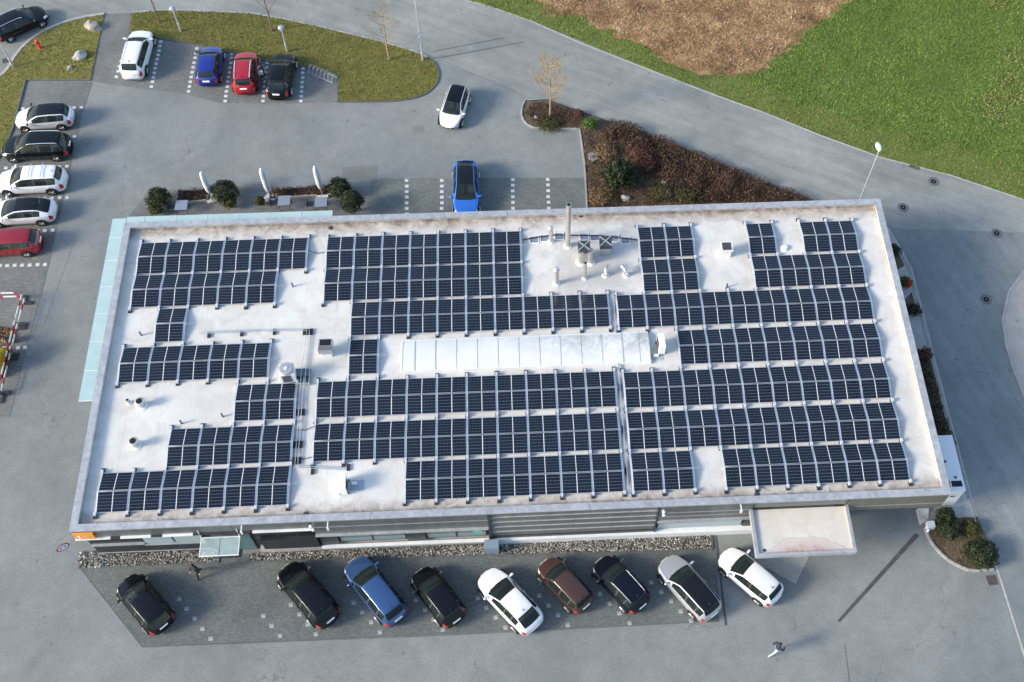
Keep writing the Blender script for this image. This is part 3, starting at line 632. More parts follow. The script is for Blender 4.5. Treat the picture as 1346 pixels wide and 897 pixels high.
bpart('corner_post', MB().box(23.16, 23.29, .02, .40, .65, 4.69), 'dark_cladding'); bpart('corner_post', MB().box(32.91, 32.99, .05, .40, .65, 4.69), 'dark_cladding')
dd_ = bpart('roller_door', MB().box(39.6, 43.4, .33, .40, 0, 3.2), 'grey_plastic')
for k in range(9): MB().box(39.65, 43.35, .31, .325, .05 + k * .345, .37 + k * .345).build('slat', 'cladding', dd_)
window(44.6, 48.6, .9, 2.4, 3.36, 'dark_glass', 3)
# flat white canopy over the goods entrance
cn = bpart('entrance_canopy', MB().box(38.30, 43.88, -2.70, .05, 3.38, 3.55), 'canopy_membrane')
for x0, x1, y0, y1 in ((38.22, 38.40, -2.78, .05), (43.78, 43.96, -2.78, .05), (38.40, 43.78, -2.78, -2.62)): MB().box(x0, x1, y0, y1, 3.33, 3.70).build('rim', 'cap_metal', cn)
MB().lathe([(.09, 0), (.09, .02)], (38.75, -2.40, 3.552), 10).build('drain', 'black_rubber', cn)
# blue-glass canopies along the west and north edges
gc = bpart('glass_canopy', MB().box(-.08, -.02, 8.4, 21.2, 4.30, 4.38), 'cap_metal')
ys = [8.40, 10.45, 12.5, 14.5, 16.5, 18.5, 20.3, 21.84]
for a, b in zip(ys[:-1], ys[1:]): MB().box(-1.0, -.1, a + .015, b - .015, 4.34, 4.36).build('pane', 'canopy_glass', gc)
for a in ys[:-1]: MB().box(-1.0, -.1, a - .012, a + .012, 4.30, 4.375).build('fin', 'white_paint', gc)
gn = bpart('glass_canopy', MB().box(-.1, 13.3, D + .02, D + .07, 4.30, 4.38), 'cap_metal')
xs = [-.08] + [1.05 + 2.04 * k for k in range(7)]
for a, b in zip(xs[:-1], xs[1:]): MB().box(a + .015, b - .015, D + .08, D + .78, 4.34, 4.36).build('pane', 'canopy_glass', gn)
for a in xs[1:]: MB().box(a - .012, a + .012, D + .08, D + .78, 4.30, 4.375).build('fin', 'white_paint', gn)
# skylight: shallow barrel vault of translucent panels on a kerb
sk = bpart('skylight', MB().box(18.15, 33.3, 9.42, 11.62, 4.44, 4.62), 'white_paint')
sxs = [18.2, 18.95, 20.2] + [20.2 + 1.27 * k for k in range(1, 10)]
sxs += [32.65, 33.28]
def vault(x0, x1, lift=0., m='skylight_panel', name='skylight_panel', th=.03):
    mb_ = MB(); n_ = 10; pr_ = []
    for k in range(n_ + 1):
        t = k / n_; y = 9.47 + 2.10 * t; z = 4.63 + .15 * sin(pi * t) ** .7 + lift; pr_.append((y, z))
    vs = [(x0, y, z) for y, z in pr_] + [(x1, y, z) for y, z in pr_]; n1 = n_ + 1
    mb_.add(vs, [(k, n1 + k, n1 + k + 1, k + 1) for k in range(n_)] + [tuple(range(n1)), tuple(n1 + k for k in range(n1))[::-1]])
    return autosmooth(mb_.build(name, m, sk), 50)
for a, b in zip(sxs[:-1], sxs[1:]): vault(a + .012, b - .012)
for k, a in enumerate(sxs): vault(a - (.012 if k not in (1, 2, 11) else .03), a + (.012 if k not in (1, 2, 11) else .03), .012, 'fan_grey' if k in (1, 2, 11) else 'cap_metal', 'rib')
# gooseneck wall lamps under the parapet
for x in (9.4, 14.2, 37.6): bpart('wall_lamp', MB().box(x - .03, x + .03, -.25, .095, 4.4, 4.45).box(x - .05, x + .05, -.32, -.25, 4.1, 4.46), 'white_paint')
for x, z in ((13.2, 4.05), (33.2, 4.05)): bpart('camera_dome', MB().lathe([(.05, 0), (.1, .05), (.1, .14), (.03, .18)], (x, -.05, z), 10).lathe([(.05, 0), (.09, .04), (.09, .12), (.03, .15)], (x + .05, -.05, z - .5), 10), 'lamp_white')

# gravel strip along the front wall
GR = [(-.95, -.38), (7.05, -.38), (7.05, .36), (-1.1, .55)]
GR2 = [(8.95, -.42), (36.4, -.9), (36.4, -.08), (8.95, .03)]
sheet('gravel_bed', GR, .016, 'soil'); sheet('gravel_bed', GR2, .016, 'soil')
kerb([(-1.15, .55), (-1.02, -.42), (7.1, -.43), (7.12, .0)], .06, .07, 'iron_lid'); kerb([(8.88, .0), (8.88, -.47), (36.45, -.96), (36.47, -.1)], .06, .07, 'iron_lid')
mb = MB()
for P, n in ((GR, 3000), (GR2, 6200)):
    for x, y in scatter(P, n):
        big = x < .35
        r = random.uniform(.035, .08) * (1.7 if big else 1); a = random.random() * 6; z = .02 + r * .3
        e = random.uniform(.6, 1.)
        ring = [(x + r * cos(a + k * pi / 2), y + r * e * sin(a + k * pi / 2), z) for k in range(4)]
        mb.add(ring + [(x, y, z + r * .7), (x, y, .015)], [(0, 1, 4), (1, 2, 4), (2, 3, 4), (3, 0, 4)])
stuff(mb.build('pebbles', 'pebble'), 'mixed pebbles in the strip along the front wall', 'gravel')

# ------------------------------------------------------------ solar arrays
PW, PD, TILT = 1.70, 1.195, radians(10.5)
def panel_mesh():
    mb = MB(); a, b, t = PW / 2, PD / 2, .035; f = .022
    mb.add([(-a + f, -b + f, .0), (a - f, -b + f, .0), (a - f, b - f, .0), (-a + f, b - f, .0)], [(0, 1, 2, 3)], 0)
    for x0, x1, y0, y1 in ((-a, a, -b, -b + f), (-a, a, b - f, b), (-a, -a + f, -b + f, b - f), (a - f, a, -b + f, b - f)): mb.box(x0, x1, y0, y1, -t, .004, 1)
    mb.add([(-a + f, -b + f, -.01), (a - f, -b + f, -.01), (a - f, b - f, -.01), (-a + f, b - f, -.01)], [(3, 2, 1, 0)], 1)
    return mb.mesh('solar_panel', ['solar_cell', 'aluminium'])
PANEL = panel_mesh()
SPAN = 2 * PD * cos(TILT) + .06; RISE = PD * sin(TILT); Z0 = 4.58
FOOT = MB().box(-.11, .11, -.13, .13, 0, .07).mesh('rubber_foot', 'black_rubber')
SHOE = MB().box(-.07, .07, -.1, .1, 0, .16).mesh('end_bracket', 'rail_metal')
def array(label, x0, pitch, rows, starts):
    t = thing('solar_array', label, 'solar array', (x0, 1, 4.45), group='solar arrays on the flat roof')
    L = lambda p: (p[0] - x0, p[1] - 1, p[2] - 4.45)
    used = {}
    for r, cols in rows.items():
        y0 = starts[r]
        for c in cols:
            xc = x0 + pitch * (c + .5); used.setdefault(c, set()).add(r)
            for s in (0, 1):
                yc = y0 + PD * cos(TILT) / 2 if s == 0 else y0 + SPAN - PD * cos(TILT) / 2
                inst('solar_panel', PANEL, t, T3(*L((xc, yc, Z0 + RISE / 2)), 0, (TILT if s == 0 else -TILT) + random.uniform(-.012, .012)))
    mxc = max(max(c) for c in rows.values()) + 1
    for k in range(0, mxc + 1):
        rr = sorted(used.get(k - 1, set()) | used.get(k, set())); runs = []
        for r in rr:
            if runs and runs[-1][-1] == r - 1: runs[-1].append(r)
            else: runs.append([r])
        for run in runs:
            x = x0 + pitch * k; prof = []
            ya, yb = starts[run[0]] - .13, starts[run[-1]] + SPAN + .13
            prof.append((ya, Z0 - .055))
            for r in run:
                y0 = starts[r]; prof += [(y0, Z0 - .045), (y0 + SPAN / 2 - .03, Z0 + RISE - .035), (y0 + SPAN / 2 + .03, Z0 + RISE - .035), (y0 + SPAN, Z0 - .045)]
            prof.append((yb, Z0 - .055))
            mb = MB(); w = .047; n = len(prof)
            vs = [(x - w, y, z) for y, z in prof] + [(x + w, y, z) for y, z in prof] + [(x - w, y, z - .045) for y, z in prof] + [(x + w, y, z - .045) for y, z in prof]
            fs = []
            for i in range(n - 1): fs += [(i, n + i, n + i + 1, i + 1), (2 * n + i + 1, 3 * n + i + 1, 3 * n + i, 2 * n + i), (i + 1, 2 * n + i + 1, 2 * n + i, i), (n + i, 3 * n + i, 3 * n + i + 1, n + i + 1)]
            fs += [(0, 2 * n, 3 * n, n), (n - 1, 2 * n - 1, 4 * n - 1, 3 * n - 1)]
            mb.add([L(v) for v in vs], fs); rail = mb.build('rail', 'rail_metal', t)
            for y, sg_ in ((ya, -1), (yb, 1)):
                inst('rubber_foot', FOOT, t, T3(*L((x, y + sg_ * random.uniform(.02, .1), 4.451))))
                inst('end_bracket', SHOE, rail, T3(*L((x, y + sg_ * -.05, 4.522))))
            for a, b in zip(run[:-1], run[1:]):
                ym = (starts[a] + SPAN + starts[b]) / 2; inst('rubber_foot', FOOT, t, T3(*L((x, ym, 4.451))))
                inst('end_bracket', SHOE, rail, T3(*L((x, ym, 4.522))))
            for r in run:
                yr = starts[r] + SPAN / 2; MB().box(*[v for v in (x - x0 - .03, x - x0 + .03, yr - 1 - .03, yr - 1 + .03, .001, Z0 + RISE - .08 - 4.45)]).build('ridge_post', 'rail_metal', rail)
    return t
ST_L = {0: 1.14, 1: 3.78, 2: 6.55, 3: 9.42, 4: 12.15, 5: 14.72, 6: 17.22}
ST_M = {0: 1.10, 1: 3.74, 2: 6.55, 3: 9.40, 4: 12.12, 5: 14.70, 6: 17.20}
ST_R = {0: 1.08, 1: 3.70, 2: 6.42, 3: 9.24, 4: 11.98, 5: 14.60, 6: 17.18}
array('westernmost solar array, stepping round bare white roof above the round vents', 1.20, 1.786, {0: range(6), 1: range(2, 6), 2: (4, 5), 3: range(5), 4: (1,), 5: range(5), 6: range(6)}, ST_L)
array('middle solar array wrapped round the west end of the long skylight', 13.14, 1.787, {0: range(3, 10), 1: range(10), 2: range(10), 3: (1,), 4: range(1, 10), 5: range(7), 6: range(7)}, ST_M)
array('easternmost solar array beside the box chimney and wide white roof margin', 31.51, 1.784, {0: (0, 1, 3, 4, 5, 6, 7, 8), 1: range(9), 2: range(9), 3: range(2, 9), 4: range(9), 5: (1, 2, 5, 6, 7, 8), 6: (1, 2, 5, 7, 8)}, ST_R)

# ------------------------------------------------------------ rooftop equipment (stands on the roof deck at 4.45)
RZ = 4.452
def flue(name, label, xy, r, h, capr=None, m='galvanised', cat='vent', group=None, base=True, hole=True, cone=False):
    t = thing(name, label, cat, (xy[0], xy[1], RZ), 0, group)
    p = autosmooth(MB().lathe([(r * 1.02, 0), (r, .02), (r, h - .02), (r * 1.05, h)], (0, 0, 0), 20).build('pipe', m, t))
    if base: autosmooth(MB().lathe([(r * 1.75, 0), (r * 1.7, .03), (r * 1.12, .09), (r * 1.1, .14)], (0, 0, 0), 20).build('collar', 'off_white', t))
    if capr:
        autosmooth(MB().lathe([(r * .9, h - .01), (capr, h + .04), (capr, h + .12), (capr * .75, h + .2), (capr * .7, h + .2)], (0, 0, 0), 20).build('cowl', m, t))
        MB().lathe([(capr * .62, h + .2), (capr * .62, h + .205)], (0, 0, 0), 16).build('opening', 'hole_black', t)
    elif hole:
        MB().lathe([(r * .72, h), (r * .72, h + .006)], (0, 0, 0), 16).build('opening', 'hole_black', t)
    if cone: autosmooth(MB().lathe([(r * 1.5, h + .1), (r * 1.5, h + .12), (.02, h + .26)], (0, 0, 0), 16).build('rain_hat', m, t))
    return t
flue('chimney_flue', 'tall slim steel flue rising past the back parapet', (28.67,18.38), .165, 4.45, m='stainless', cat='flue')
flue('vent_pipe', 'short capped pipe standing left of the tall flue', (27.60,18.77), .13, 1.45, m='stainless', group='vent pipes round the flue', hole=False, cone=True)
flue('vent_pipe', 'lone capped pipe on bare roof in front of the tall flue', (27.82,15.51), .14, 1.5, m='stainless', group='vent pipes round the flue', hole=False, cone=True)
flue('vent_pipe', 'slim pipe in front of the paired ducts', (29.63,15.84), .11, 1.75, m='stainless', group='vent pipes round the flue')
for xy, lab in (((29.46,17.08), 'left duct of the pair below the cross-braced hood'), ((30.05,17.06), 'right duct of the pair below the cross-braced hood')):
    flue('vent_duct', lab, xy, .2, 1.3, m='stainless', group='paired ducts', hole=False)
def hood(label, xy, w, h, z):
    t = thing('exhaust_hood', label, 'vent', (xy[0], xy[1], RZ), 0, 'cross-braced exhaust hoods')
    MB().box(-w, w, -w, w, .0, h - .35).build('housing', 'galvanised', t)
    MB().box(-w * 1.12, w * 1.12, -w * 1.12, w * 1.12, h - .35, h - .02).build('hood_box', 'iron', t)
    mb = MB()
    for a in (pi / 4, -pi / 4): mb.box(-w * 1.5, w * 1.5, -.035, .035, h - .018, h + .03 + (.008 if a > 0 else 0), M=Matrix.Rotation(a, 4, 'Z'))
    MB().box(-w * 1.5, w * 1.5, -.035, .035, h - .018, h + .03, M=Matrix.Rotation(pi / 4, 4, 'Z')).build('brace', 'galvanised', t)
    MB().box(-w * 1.5, w * 1.5, -.035, .035, h - .016, h + .04, M=Matrix.Rotation(-pi / 4, 4, 'Z')).build('brace', 'galvanised', t)
    return t
hood('cross-braced exhaust hood nearest the tall flue', (29.65,17.37), .34, 1.45, 0)
hood('cross-braced exhaust hood on a sheet-metal housing right of the flue', (31.07,17.91), .34, 1.1, 0)
def bent(label, xy, r, ang):
    t = thing('vent_elbow', label, 'vent', (xy[0], xy[1], RZ), ang, 'elbow vents')
    pts = [(0, 0, 0), (0, 0, .28)] + [(r * 1.6 * (1 - cos(a)), 0, .28 + r * 1.6 * sin(a)) for a in (.4, .8, 1.2, 1.57)] + [(r * 3.0, 0, .28 + r * 1.6)]
    autosmooth(MB().tube(pts, r, 14).build('pipe', 'stainless', t)); autosmooth(MB().lathe([(r * 1.7, 0), (r * 1.6, .03), (r * 1.1, .1)], (0, 0, 0), 16).build('collar', 'off_white', t))
    MB().tube([(r * 3.0, 0, .28 + r * 1.6), (r * 3.02, 0, .28 + r * 1.6)], r * .8, 12).build('opening', 'hole_black', t)
bent('left of two low elbow vents beside the flue group', (30.98,16.02), .15, 1.2); bent('right of two low elbow vents beside the flue group', (32.30,15.97), .15, 2.2)
flue('roof_cowl', 'large round cowl vent next to a small pipe on the west roof', (2.85,7.86), .2, .45, .3, group='round cowl vents')
flue('vent_pipe', 'small pipe beside the upper round cowl', (2.06,8.09), .1, .42, m='galvanised', group='small vent pipes')
flue('roof_cowl', 'large round cowl vent standing alone nearest the west parapet', (2.85,5.28), .2, .45, .3, group='round cowl vents')
for xy, lab in (((5.32,6.59), 'thin soil pipe stub left of its twin above the stepped panels'), ((7.68,6.94), 'thin soil pipe stub nearest the two-column panel block'), ((11.15,15.96), 'thin stub on white roof between the two back arrays'), ((2.13,12.76), 'thin stub on white roof beside the single-column panel block'), ((38.62,14.78), 'thin stub in front of the box chimney')):
    flue('pipe_stub', lab, xy, .055, .38, group='soil pipe stubs', m='grey_plastic', base=False)
flue('roof_dome', 'small white dome vent in the gap between the back panels', (42.77,17.62), .16, .18, m='off_white', hole=False, group='low vents')
# box chimney
t = thing('box_chimney', 'square cream chimney with dark top opening at the back right', 'chimney', (*(38.84,17.36), RZ))
MB().box(-.3, .3, -.3, .3, 0, .75).build('shaft', 'off_white', t); MB().box(-.38, .38, -.38, .38, .75, .85).build('cap', 'off_white', t); MB().box(-.29, .29, -.29, .29, .851, .862).build('opening', 'iron', t)
# square hood vent
t = thing('hood_vent', 'square galvanised hood vent between the west and middle arrays', 'vent', (*(13.61,11.04), RZ))
MB().box(-.3, .3, -.3, .3, 0, .55).build('shaft', 'off_white', t); hd = MB().box(-.42, .42, -.42, .42, .56, 1.0).build('hood', 'galvanised', t)
MB().box(-.34, .34, -.06, .36, 1.001, 1.012).build('opening', 'hole_black', hd); MB().box(-.40, .40, -.40, -.1, 1.001, 1.03).build('lid', 'grey_plastic', hd)
# round-fan heat pump
t = thing('heat_pump', 'white heat pump with round top fan and front louvre', 'air conditioner', (*(11.43,9.39), RZ), .12)
body = MB().box(-.42, .42, -.4, .4, .12, 1.05).build('body', 'white_plastic', t)
autosmooth(MB().lathe([(.42, 1.05), (.42, 1.2), (.39, 1.23), (.3, 1.23)], (-.02, .0, 0), 24).build('fan_shroud', 'fan_grey', t)); MB().lathe([(.3, 1.231), (.3, 1.24)], (-.02, .0, 0), 24).build('fan_grille', 'galvanised', t)
autosmooth(MB().lathe([(.1, 1.241), (.08, 1.29)], (-.02, .0, 0), 14).build('fan_hub', 'white_plastic', t))
lv = MB().box(-.32, .20, -.425, -.401, .25, .98).build('louvre', 'dark_plastic', t)
for k in range(6): MB().box(-.31, .19, -.445, -.426, .29 + k * .115, .33 + k * .115).build('louvre_blade', 'grey_plastic', lv)
for x in (-.36, .3): MB().box(x, x + .08, -.5, .5, 0, .118).build('skid', 'black_rubber', t)
t = thing('equipment_rack', 'dark equipment rack beside the round-fan heat pump', 'rack', (*(12.25,9.35), RZ), 0)
MB().box(-.42, .42, .02, .5, .0, .22).build('tray', 'cladding', t); MB().box(-.42, .4, -.5, -.02, .0, .12).build('tray', 'iron', t)
for x in (-.1, .16, .4): MB().tube([(x, -.55, .3), (x, .55, .3)], .025, 6).build('pipe', 'aluminium', t)
for y in (-.5, .5): MB().box(-.45, .45, y - .03, y + .03, 0, .28).build('support', 'galvanised', t)
# split units
def split_unit(label, xy, rz):
    t = thing('split_unit', label, 'air conditioner', (xy[0], xy[1], RZ), rz, 'split outdoor units')
    autosmooth(MB().box(-.19, .19, -.48, .48, .1, .98).build('casing', 'white_plastic', t)); f_ = MB().box(.192, .2, -.40, .25, .16, .92).build('grille', 'hole_black', t)
    for k in range(9): MB().box(.201, .21, -.39, .24, .2 + k * .08, .215 + k * .08).build('grille_bar', 'grey_plastic', f_)
    MB().box(.2, .212, -.42, .44, .1, .14).build('trim', 'grey_plastic', t)
    for y in (-.4, .4): MB().box(-.26, .26, y - .04, y + .04, 0, .098).build('foot', 'black_rubber', t)
split_unit('split air conditioner outdoor unit on the bare roof near the front parapet', (15.05,2.11), .05); split_unit('split air conditioner outdoor unit at the east end of the skylight', (33.98,10.50), pi + .05)
def rmat(label, P, m='mat_grey'):
    xs_ = [p[0] for p in P]; ys_ = [p[1] for p in P]
    tag(MB().box(min(xs_), max(xs_), min(ys_), max(ys_), RZ, RZ + .02).build('walkway_mat', m), label, 'mat', 'grey mats beside the outdoor units')
rmat('grey protection mat right of the front split unit', [(15.32,1.91), (16.16,2.53)]); rmat('grey protection mat below the skylight end unit', [(33.39,9.67), (34.08,10.12)])
tag(MB().box(-.16, .16, -.08, .08, 0, .12).build('junction_box', 'white_plastic', loc=(*(15.60,2.32), RZ + .022)), 'small white junction box on the mat by the front split unit', 'box')
tag(MB().box(-.16, .16, -.08, .08, 0, .12).build('junction_box', 'white_plastic', loc=(*(33.65,9.95), RZ + .022)), 'small white junction box on the mat by the skylight', 'box')
# conduits on rubber blocks
def conduit(label, pts, blocks, r=.028, off=(0.,)):
    t = thing('roof_conduit', label, 'conduit', (pts[0][0], pts[0][1], RZ), 0, 'roof conduits'); O = Vector((pts[0][0], pts[0][1], 0))
    for d in off:
        MB().tube([Vector((x + d, y + d * .6, .14 + abs(d) * .05)) - O for x, y in pts], r, 6).build('pipe', 'aluminium', t)
    for bx, by, n in blocks:
        for k in range(n): MB().box(-.085, .085, -.2, .2, 0, .11).build('support_block', 'black_rubber', t, loc=(bx - O.x + (k - (n - 1) / 2) * .22, by - O.y, 0))
B3 = [(12.18,7.00), (12.18,4.92), (12.17,3.90)]
conduit('long thin conduit run from the west roof to the front outdoor unit', [(5.66,12.67), (9.28,12.68), (12.27,12.61), (12.13,9.72), (12.14,6.15), (12.16,3.42), (14.83,3.16)],
        [(*(6.27,12.59), 1), (*(8.26,12.62), 1), (*(10.26,12.64), 1), (*(12.32,12.55), 3), (*B3[0], 3), (*B3[1], 3), (*B3[2], 3), (*(13.17,3.19), 1), (*(15.21,3.33), 1)], off=(0., .16))
conduit('cable duct in the narrow gap between middle and east arrays', [(31.37,14.62), (31.28,8.38), (31.26,1.20)], [(*(31.29,7.86), 1), (*(31.25,5.07), 1), (*(31.22,2.39), 1)], .05)
# cable bridge behind the flues: sagging black cable through pale trays
t = thing('cable_run', 'black cable laid through pale square trays behind the flues', 'cable', (*(25.92,18.90), RZ)); O = (25.92,18.90)
CP = [(25.78,18.91), (26.57,19.06), (27.92,19.24), (29.41,19.12), (30.90,19.00), (32.13,18.83), (33.26,18.61)]
MB().tube([(x - O[0], y - O[1], .12 + .03 * sin(k * 2)) for k, (x, y) in enumerate(CP)], .045, 6).build('cable', 'cable_black', t)
for xy in ((26.52,18.94), (27.22,19.03), (28.17,19.17), (29.80,19.05), (30.49,18.96), (31.78,18.85), (32.46,18.64)):
    x, y = xy[0] - O[0], xy[1] - O[1]; mb = MB()
    for a, b, c, d in ((-.3, .3, -.28, -.24), (-.3, .3, .24, .28), (-.3, -.26, -.24, .24), (.26, .3, -.24, .24)): mb.box(x + a, x + b, y + c, y + d, 0, .07)
    mb.box(x - .26, x + .26, y - .24, y + .24, 0, .02, 1); mb.build('tray', ['white_paint', 'table_top'], t)
def roof_drain(label, xy): tag(MB().lathe([(.16, 0), (.15, .03), (.1, .05), (.1, .051)], (0, 0, 0), 14).build('roof_drain', 'iron', loc=(xy[0], xy[1], RZ)), label, 'drain', 'roof drains')
roof_drain('round roof drain beside the tall flue', (29.66,20.78)); roof_drain('round roof drain at the back above the middle array', (13.28,20.44)); roof_drain('round roof drain by the front parapet above the canopy', (38.61,0.64)); roof_drain('round roof drain at the front parapet near the west array', (12.95,0.59))
for k, (a, b) in enumerate((((12.02,5.83), (13.16,6.03)), ((12.01,4.08), (13.23,4.07)), ((11.96,18.58), (13.19,18.47)))):
    mid_ = ((a[0] + b[0]) / 2, (a[1] + b[1]) / 2 - .08)
    tag(MB().tube([(*a, 4.6), (*mid_, 4.47), (*b, 4.6)], .022, 6).build('link_cable', 'cable_black'), ('black link cable between arrays, upper of the two near the front', 'black link cable between arrays, lower of the two near the front', 'black link cable between the two back arrays')[k], 'cable', 'link cables')

# ------------------------------------------------------------ cars
def interp(keys, u):
    for (a, va), (b, vb) in zip(keys[:-1], keys[1:]):
        if u <= b:
            t = (u - a) / (b - a) if b > a else 0; return va + (vb - va) * t
    return keys[-1][1]
TYPES = {  # height, cowl, windscreen top, roof end, rear glass foot, belt height, bonnet height
    'hatch': (1.46, .215, .445, .885, .962, .93, .89), 'small': (1.50, .19, .40, .90, .966, .95, .92), 'suv': (1.62, .225, .44, .895, .968, 1.02, 1.00),
    'wagon': (1.50, .235, .45, .905, .968, .95, .91), 'coupe': (1.44, .235, .475, .79, .95, .95, .90), 'coupe_suv': (1.58, .24, .465, .80, .955, 1.03, 1.0)}
def car(label, nose, tail, typ, col, width=1.82, roof=None, rails=None, cross=False, trim=False, plate=True, lift=0.):
    Hh, uc, uw, ur, ut, HB, HC = TYPES[typ]
    nv, tv = Vector(nose), Vector(tail); L = min(4.95, max(3.75, (nv - tv).length)); c = (nv + tv) / 2; ang = atan2(nv.y - tv.y, nv.x - tv.x)
    t = thing('car', label, 'car', (c.x, c.y, .012), ang)
    P_ = PAINT[col]; Wd = width / 2
    pB, pC = uw + (ur - uw) * .36, uw + (ur - uw) * .80
    us0, us1 = uc + (uw - uc) * .45, ur + (ut - ur) * .28
    U = sorted(set([round(x, 4) for x in [0, .004, .012, .03, .055, .075, .12, .17, .215, uc - .012, uc + .008, uc + (uw - uc) * .25, us0, uc + (uw - uc) * .72, uw - .012, uw + .006, uw + .06, pB - .012, pB + .012, (pB + pC) / 2, pC - .012, pC + .012, ur - .03, ur + .006, us1, ur + (ut - ur) * .6, ut - .006, ut + .008, .975, .988, .996, 1.0]]))
    zt = [(0, .44), (.004, .54), (.012, .63), (.03, .70), (.055, HC - .16), (.12, HC - .085), (uc, HC), (uc + (uw - uc) * .5, HC + (Hh - HC) * .55), (uw - .02, Hh - .075), (uw + .03, Hh - .035), ((uw + ur) / 2, Hh), (ur - .03, Hh - .04), (ur + .01, Hh - .075), ((ur + ut) / 2, HB + (Hh - HB) * .56), (ut, HB + .07), (.975, HB + .0), (.988, HB - .06), (.996, HB - .2), (1, .52)]
    hb = [(0, .42), (.004, .50), (.012, .58), (.03, .64), (.055, HC - .22), (.12, HC - .14), (uc, HB - .07), (uw, HB - .05), (ur, HB + .01), (ut, HB + .0), (.975, HB - .07), (.988, HB - .14), (.996, HB - .28), (1, .48)]
    wf = [(0, .50), (.004, .58), (.012, .68), (.03, .79), (.055, .86), (.12, .945), (.2, 1), (.8, 1), (.92, .945), (.97, .87), (.988, .80), (.996, .73), (1, .66)]
    wr = [(0, .82), (.12, .84), (uc, .835), (uw, .665), (ur, .635), (ut, .72), (1, .8)]
    rings = []
    for u in U:
        w = Wd * interp(wf, u); r = w * interp(wr, u) / 1.0; z1 = interp(zt, u); z0 = interp(hb, u); lo = .2 + lift + (.12 if u < .03 or u > .985 else 0) * .6
        half = [(0, lo), (w * .84, lo), (w * .965, lo + .1), (w, lo + (z0 - lo) * .45), (w * .99, lo + (z0 - lo) * .8), (w * .945, z0), (w * .915, z0 + .018), (r + .02, z0 + (z1 - z0) * .87), (r * .95, z0 + (z1 - z0) * .972), (r * .55, z1 - .004), (0, z1 + .012)]
        bow = -.30 * max(0, 1 - u / .55) ** .8 + .20 * max(0, (u - .6) / .4) ** 1.2
        px_ = lambda y: L / 2 - u * L + bow * (abs(y) / Wd) ** 2.4
        rings.append([(px_(y), y, z) for y, z in half] + [(px_(y), -y, z) for y, z in half[-2:0:-1]])
    n = 20; V = [Vector(p) for r in rings for p in r]
    # vertex normals of the whole shell, so that split panels still shade as one skin
    N = [Vector() for _ in V]; F = []
    for i in range(len(U) - 1):
        for k in range(n):
            f = (i * n + k, i * n + (k + 1) % n, (i + 1) * n + (k + 1) % n, (i + 1) * n + k)
            nn = (V[f[2]] - V[f[0]]).cross(V[f[3]] - V[f[1]]); F.append((f, i, k if k < 10 else 19 - k, 0 if k < 10 else 1))
            for q in f: N[q] += nn
    parts = {}
    um = lambda i: (U[i] + U[i + 1]) / 2
    for f, i, j, s in F:
        u = um(i); key = ('body', 0)
        if j >= 8:
            if uc + .008 < u < uw - .012: key = ('windscreen', 0)
            elif ur + .006 < u < ut - .006: key = ('rear_window', 0)
            elif uw - .012 < u < ur + .006: key = ('roof', 0)
            elif .055 < u < uc - .012: key = ('bonnet', 0)
        elif j == 7 and .055 < u < uc - .012: key = ('bonnet', 0)
        elif j == 6 and us0 < u < us1:
            if u < pB - .012: key = ('side_window', s * 3)
            elif u > pB + .012 and u < pC - .012: key = ('side_window', s * 3 + 1)
            elif u > pC + .012: key = ('side_window', s * 3 + 2)
            else: key = ('pillar', s * 2 + (0 if u < (pB + pC) / 2 else 1))
        if j in (4, 5, 6) and .012 < u < .075: key = ('headlight', s)
        if j in (3, 4, 5) and u > .955 and u < .996: key = ('tail_light', s)
        if j in (1, 2) and trim: key = ('lower_trim', 0)
        if j in (2, 3) and u < .012: key = ('grille', 0)
        parts.setdefault(key, []).append(f)
    parts[('grille', 0)].append(tuple(range(n))[::-1]); parts[('body', 0)].append(tuple((len(U) - 1) * n + k for k in range(n)))
    for q in N: q.normalize()
    for q in (0,): pass
    flip = N[10].dot(Vector((0, 0, 1))) < 0 if False else (N[(len(U) // 2) * n + 10].z < 0)
    if flip: N = [-q for q in N]
    roofm = {'black': 'paint_black', 'pano': 'pano_glass'}.get(roof)
    MM = {'body': P_, 'bonnet': P_, 'roof': MATS[roofm] if roofm else P_, 'windscreen': MATS['car_window'], 'rear_window': MATS['car_window'], 'side_window': MATS['car_window'], 'pillar': MATS['dark_plastic'], 'headlight': MATS['head_glass'], 'tail_light': MATS['tail_red'], 'lower_trim': MATS['dark_plastic'], 'grille': MATS['dark_plastic']}
    objs = {}
    for (nm, idx), fs in parts.items():
        used = sorted({q for f in fs for q in f}); mp_ = {q: k for k, q in enumerate(used)}
        me = bpy.data.meshes.new(nm); me.from_pydata([V[q] for q in used], [], [tuple(mp_[q] for q in (f[::-1] if flip else f)) for f in fs])
        me.polygons.foreach_set('use_smooth', [True] * len(fs)); me.materials.append(MM[nm]); me.update()
        me.normals_split_custom_set_from_vertices([N[q] for q in used])
        objs[(nm, idx)] = inst(nm, me, t)
    B = objs[('body', 0)]
    for ua in (.185, .80):
        for s in (-1, 1):
            x = L / 2 - ua * L; yo = Wd * s; R_ = .345 if 'suv' in typ else .315
            MB().tube([(x, yo - s * .16, R_ + .03), (x, yo + s * .004, R_ + .03)], R_ + .075, 20).build('wheel_arch', 'hole_black', B)
            wh = autosmooth(MB().tube([(x, yo - s * .2, R_), (x, yo - s * .17, R_), (x, yo - s * .015, R_), (x, yo + s * .012, R_)], [R_ - .02, R_, R_, R_ - .03], 20).build('wheel', 'tyre', t))
            mb = MB().tube([(x, yo + s * .0121, R_), (x, yo + s * .016, R_)], R_ * .66, 16, 1)
            for k in range(5):
                a = k * 2 * pi / 5; mb.tube([(x, yo + s * .02, R_), (x + cos(a) * R_ * .63, yo + s * .02, R_ + sin(a) * R_ * .63)], .035, 4)
            mb.build('rim', ['alloy', 'iron'], wh)
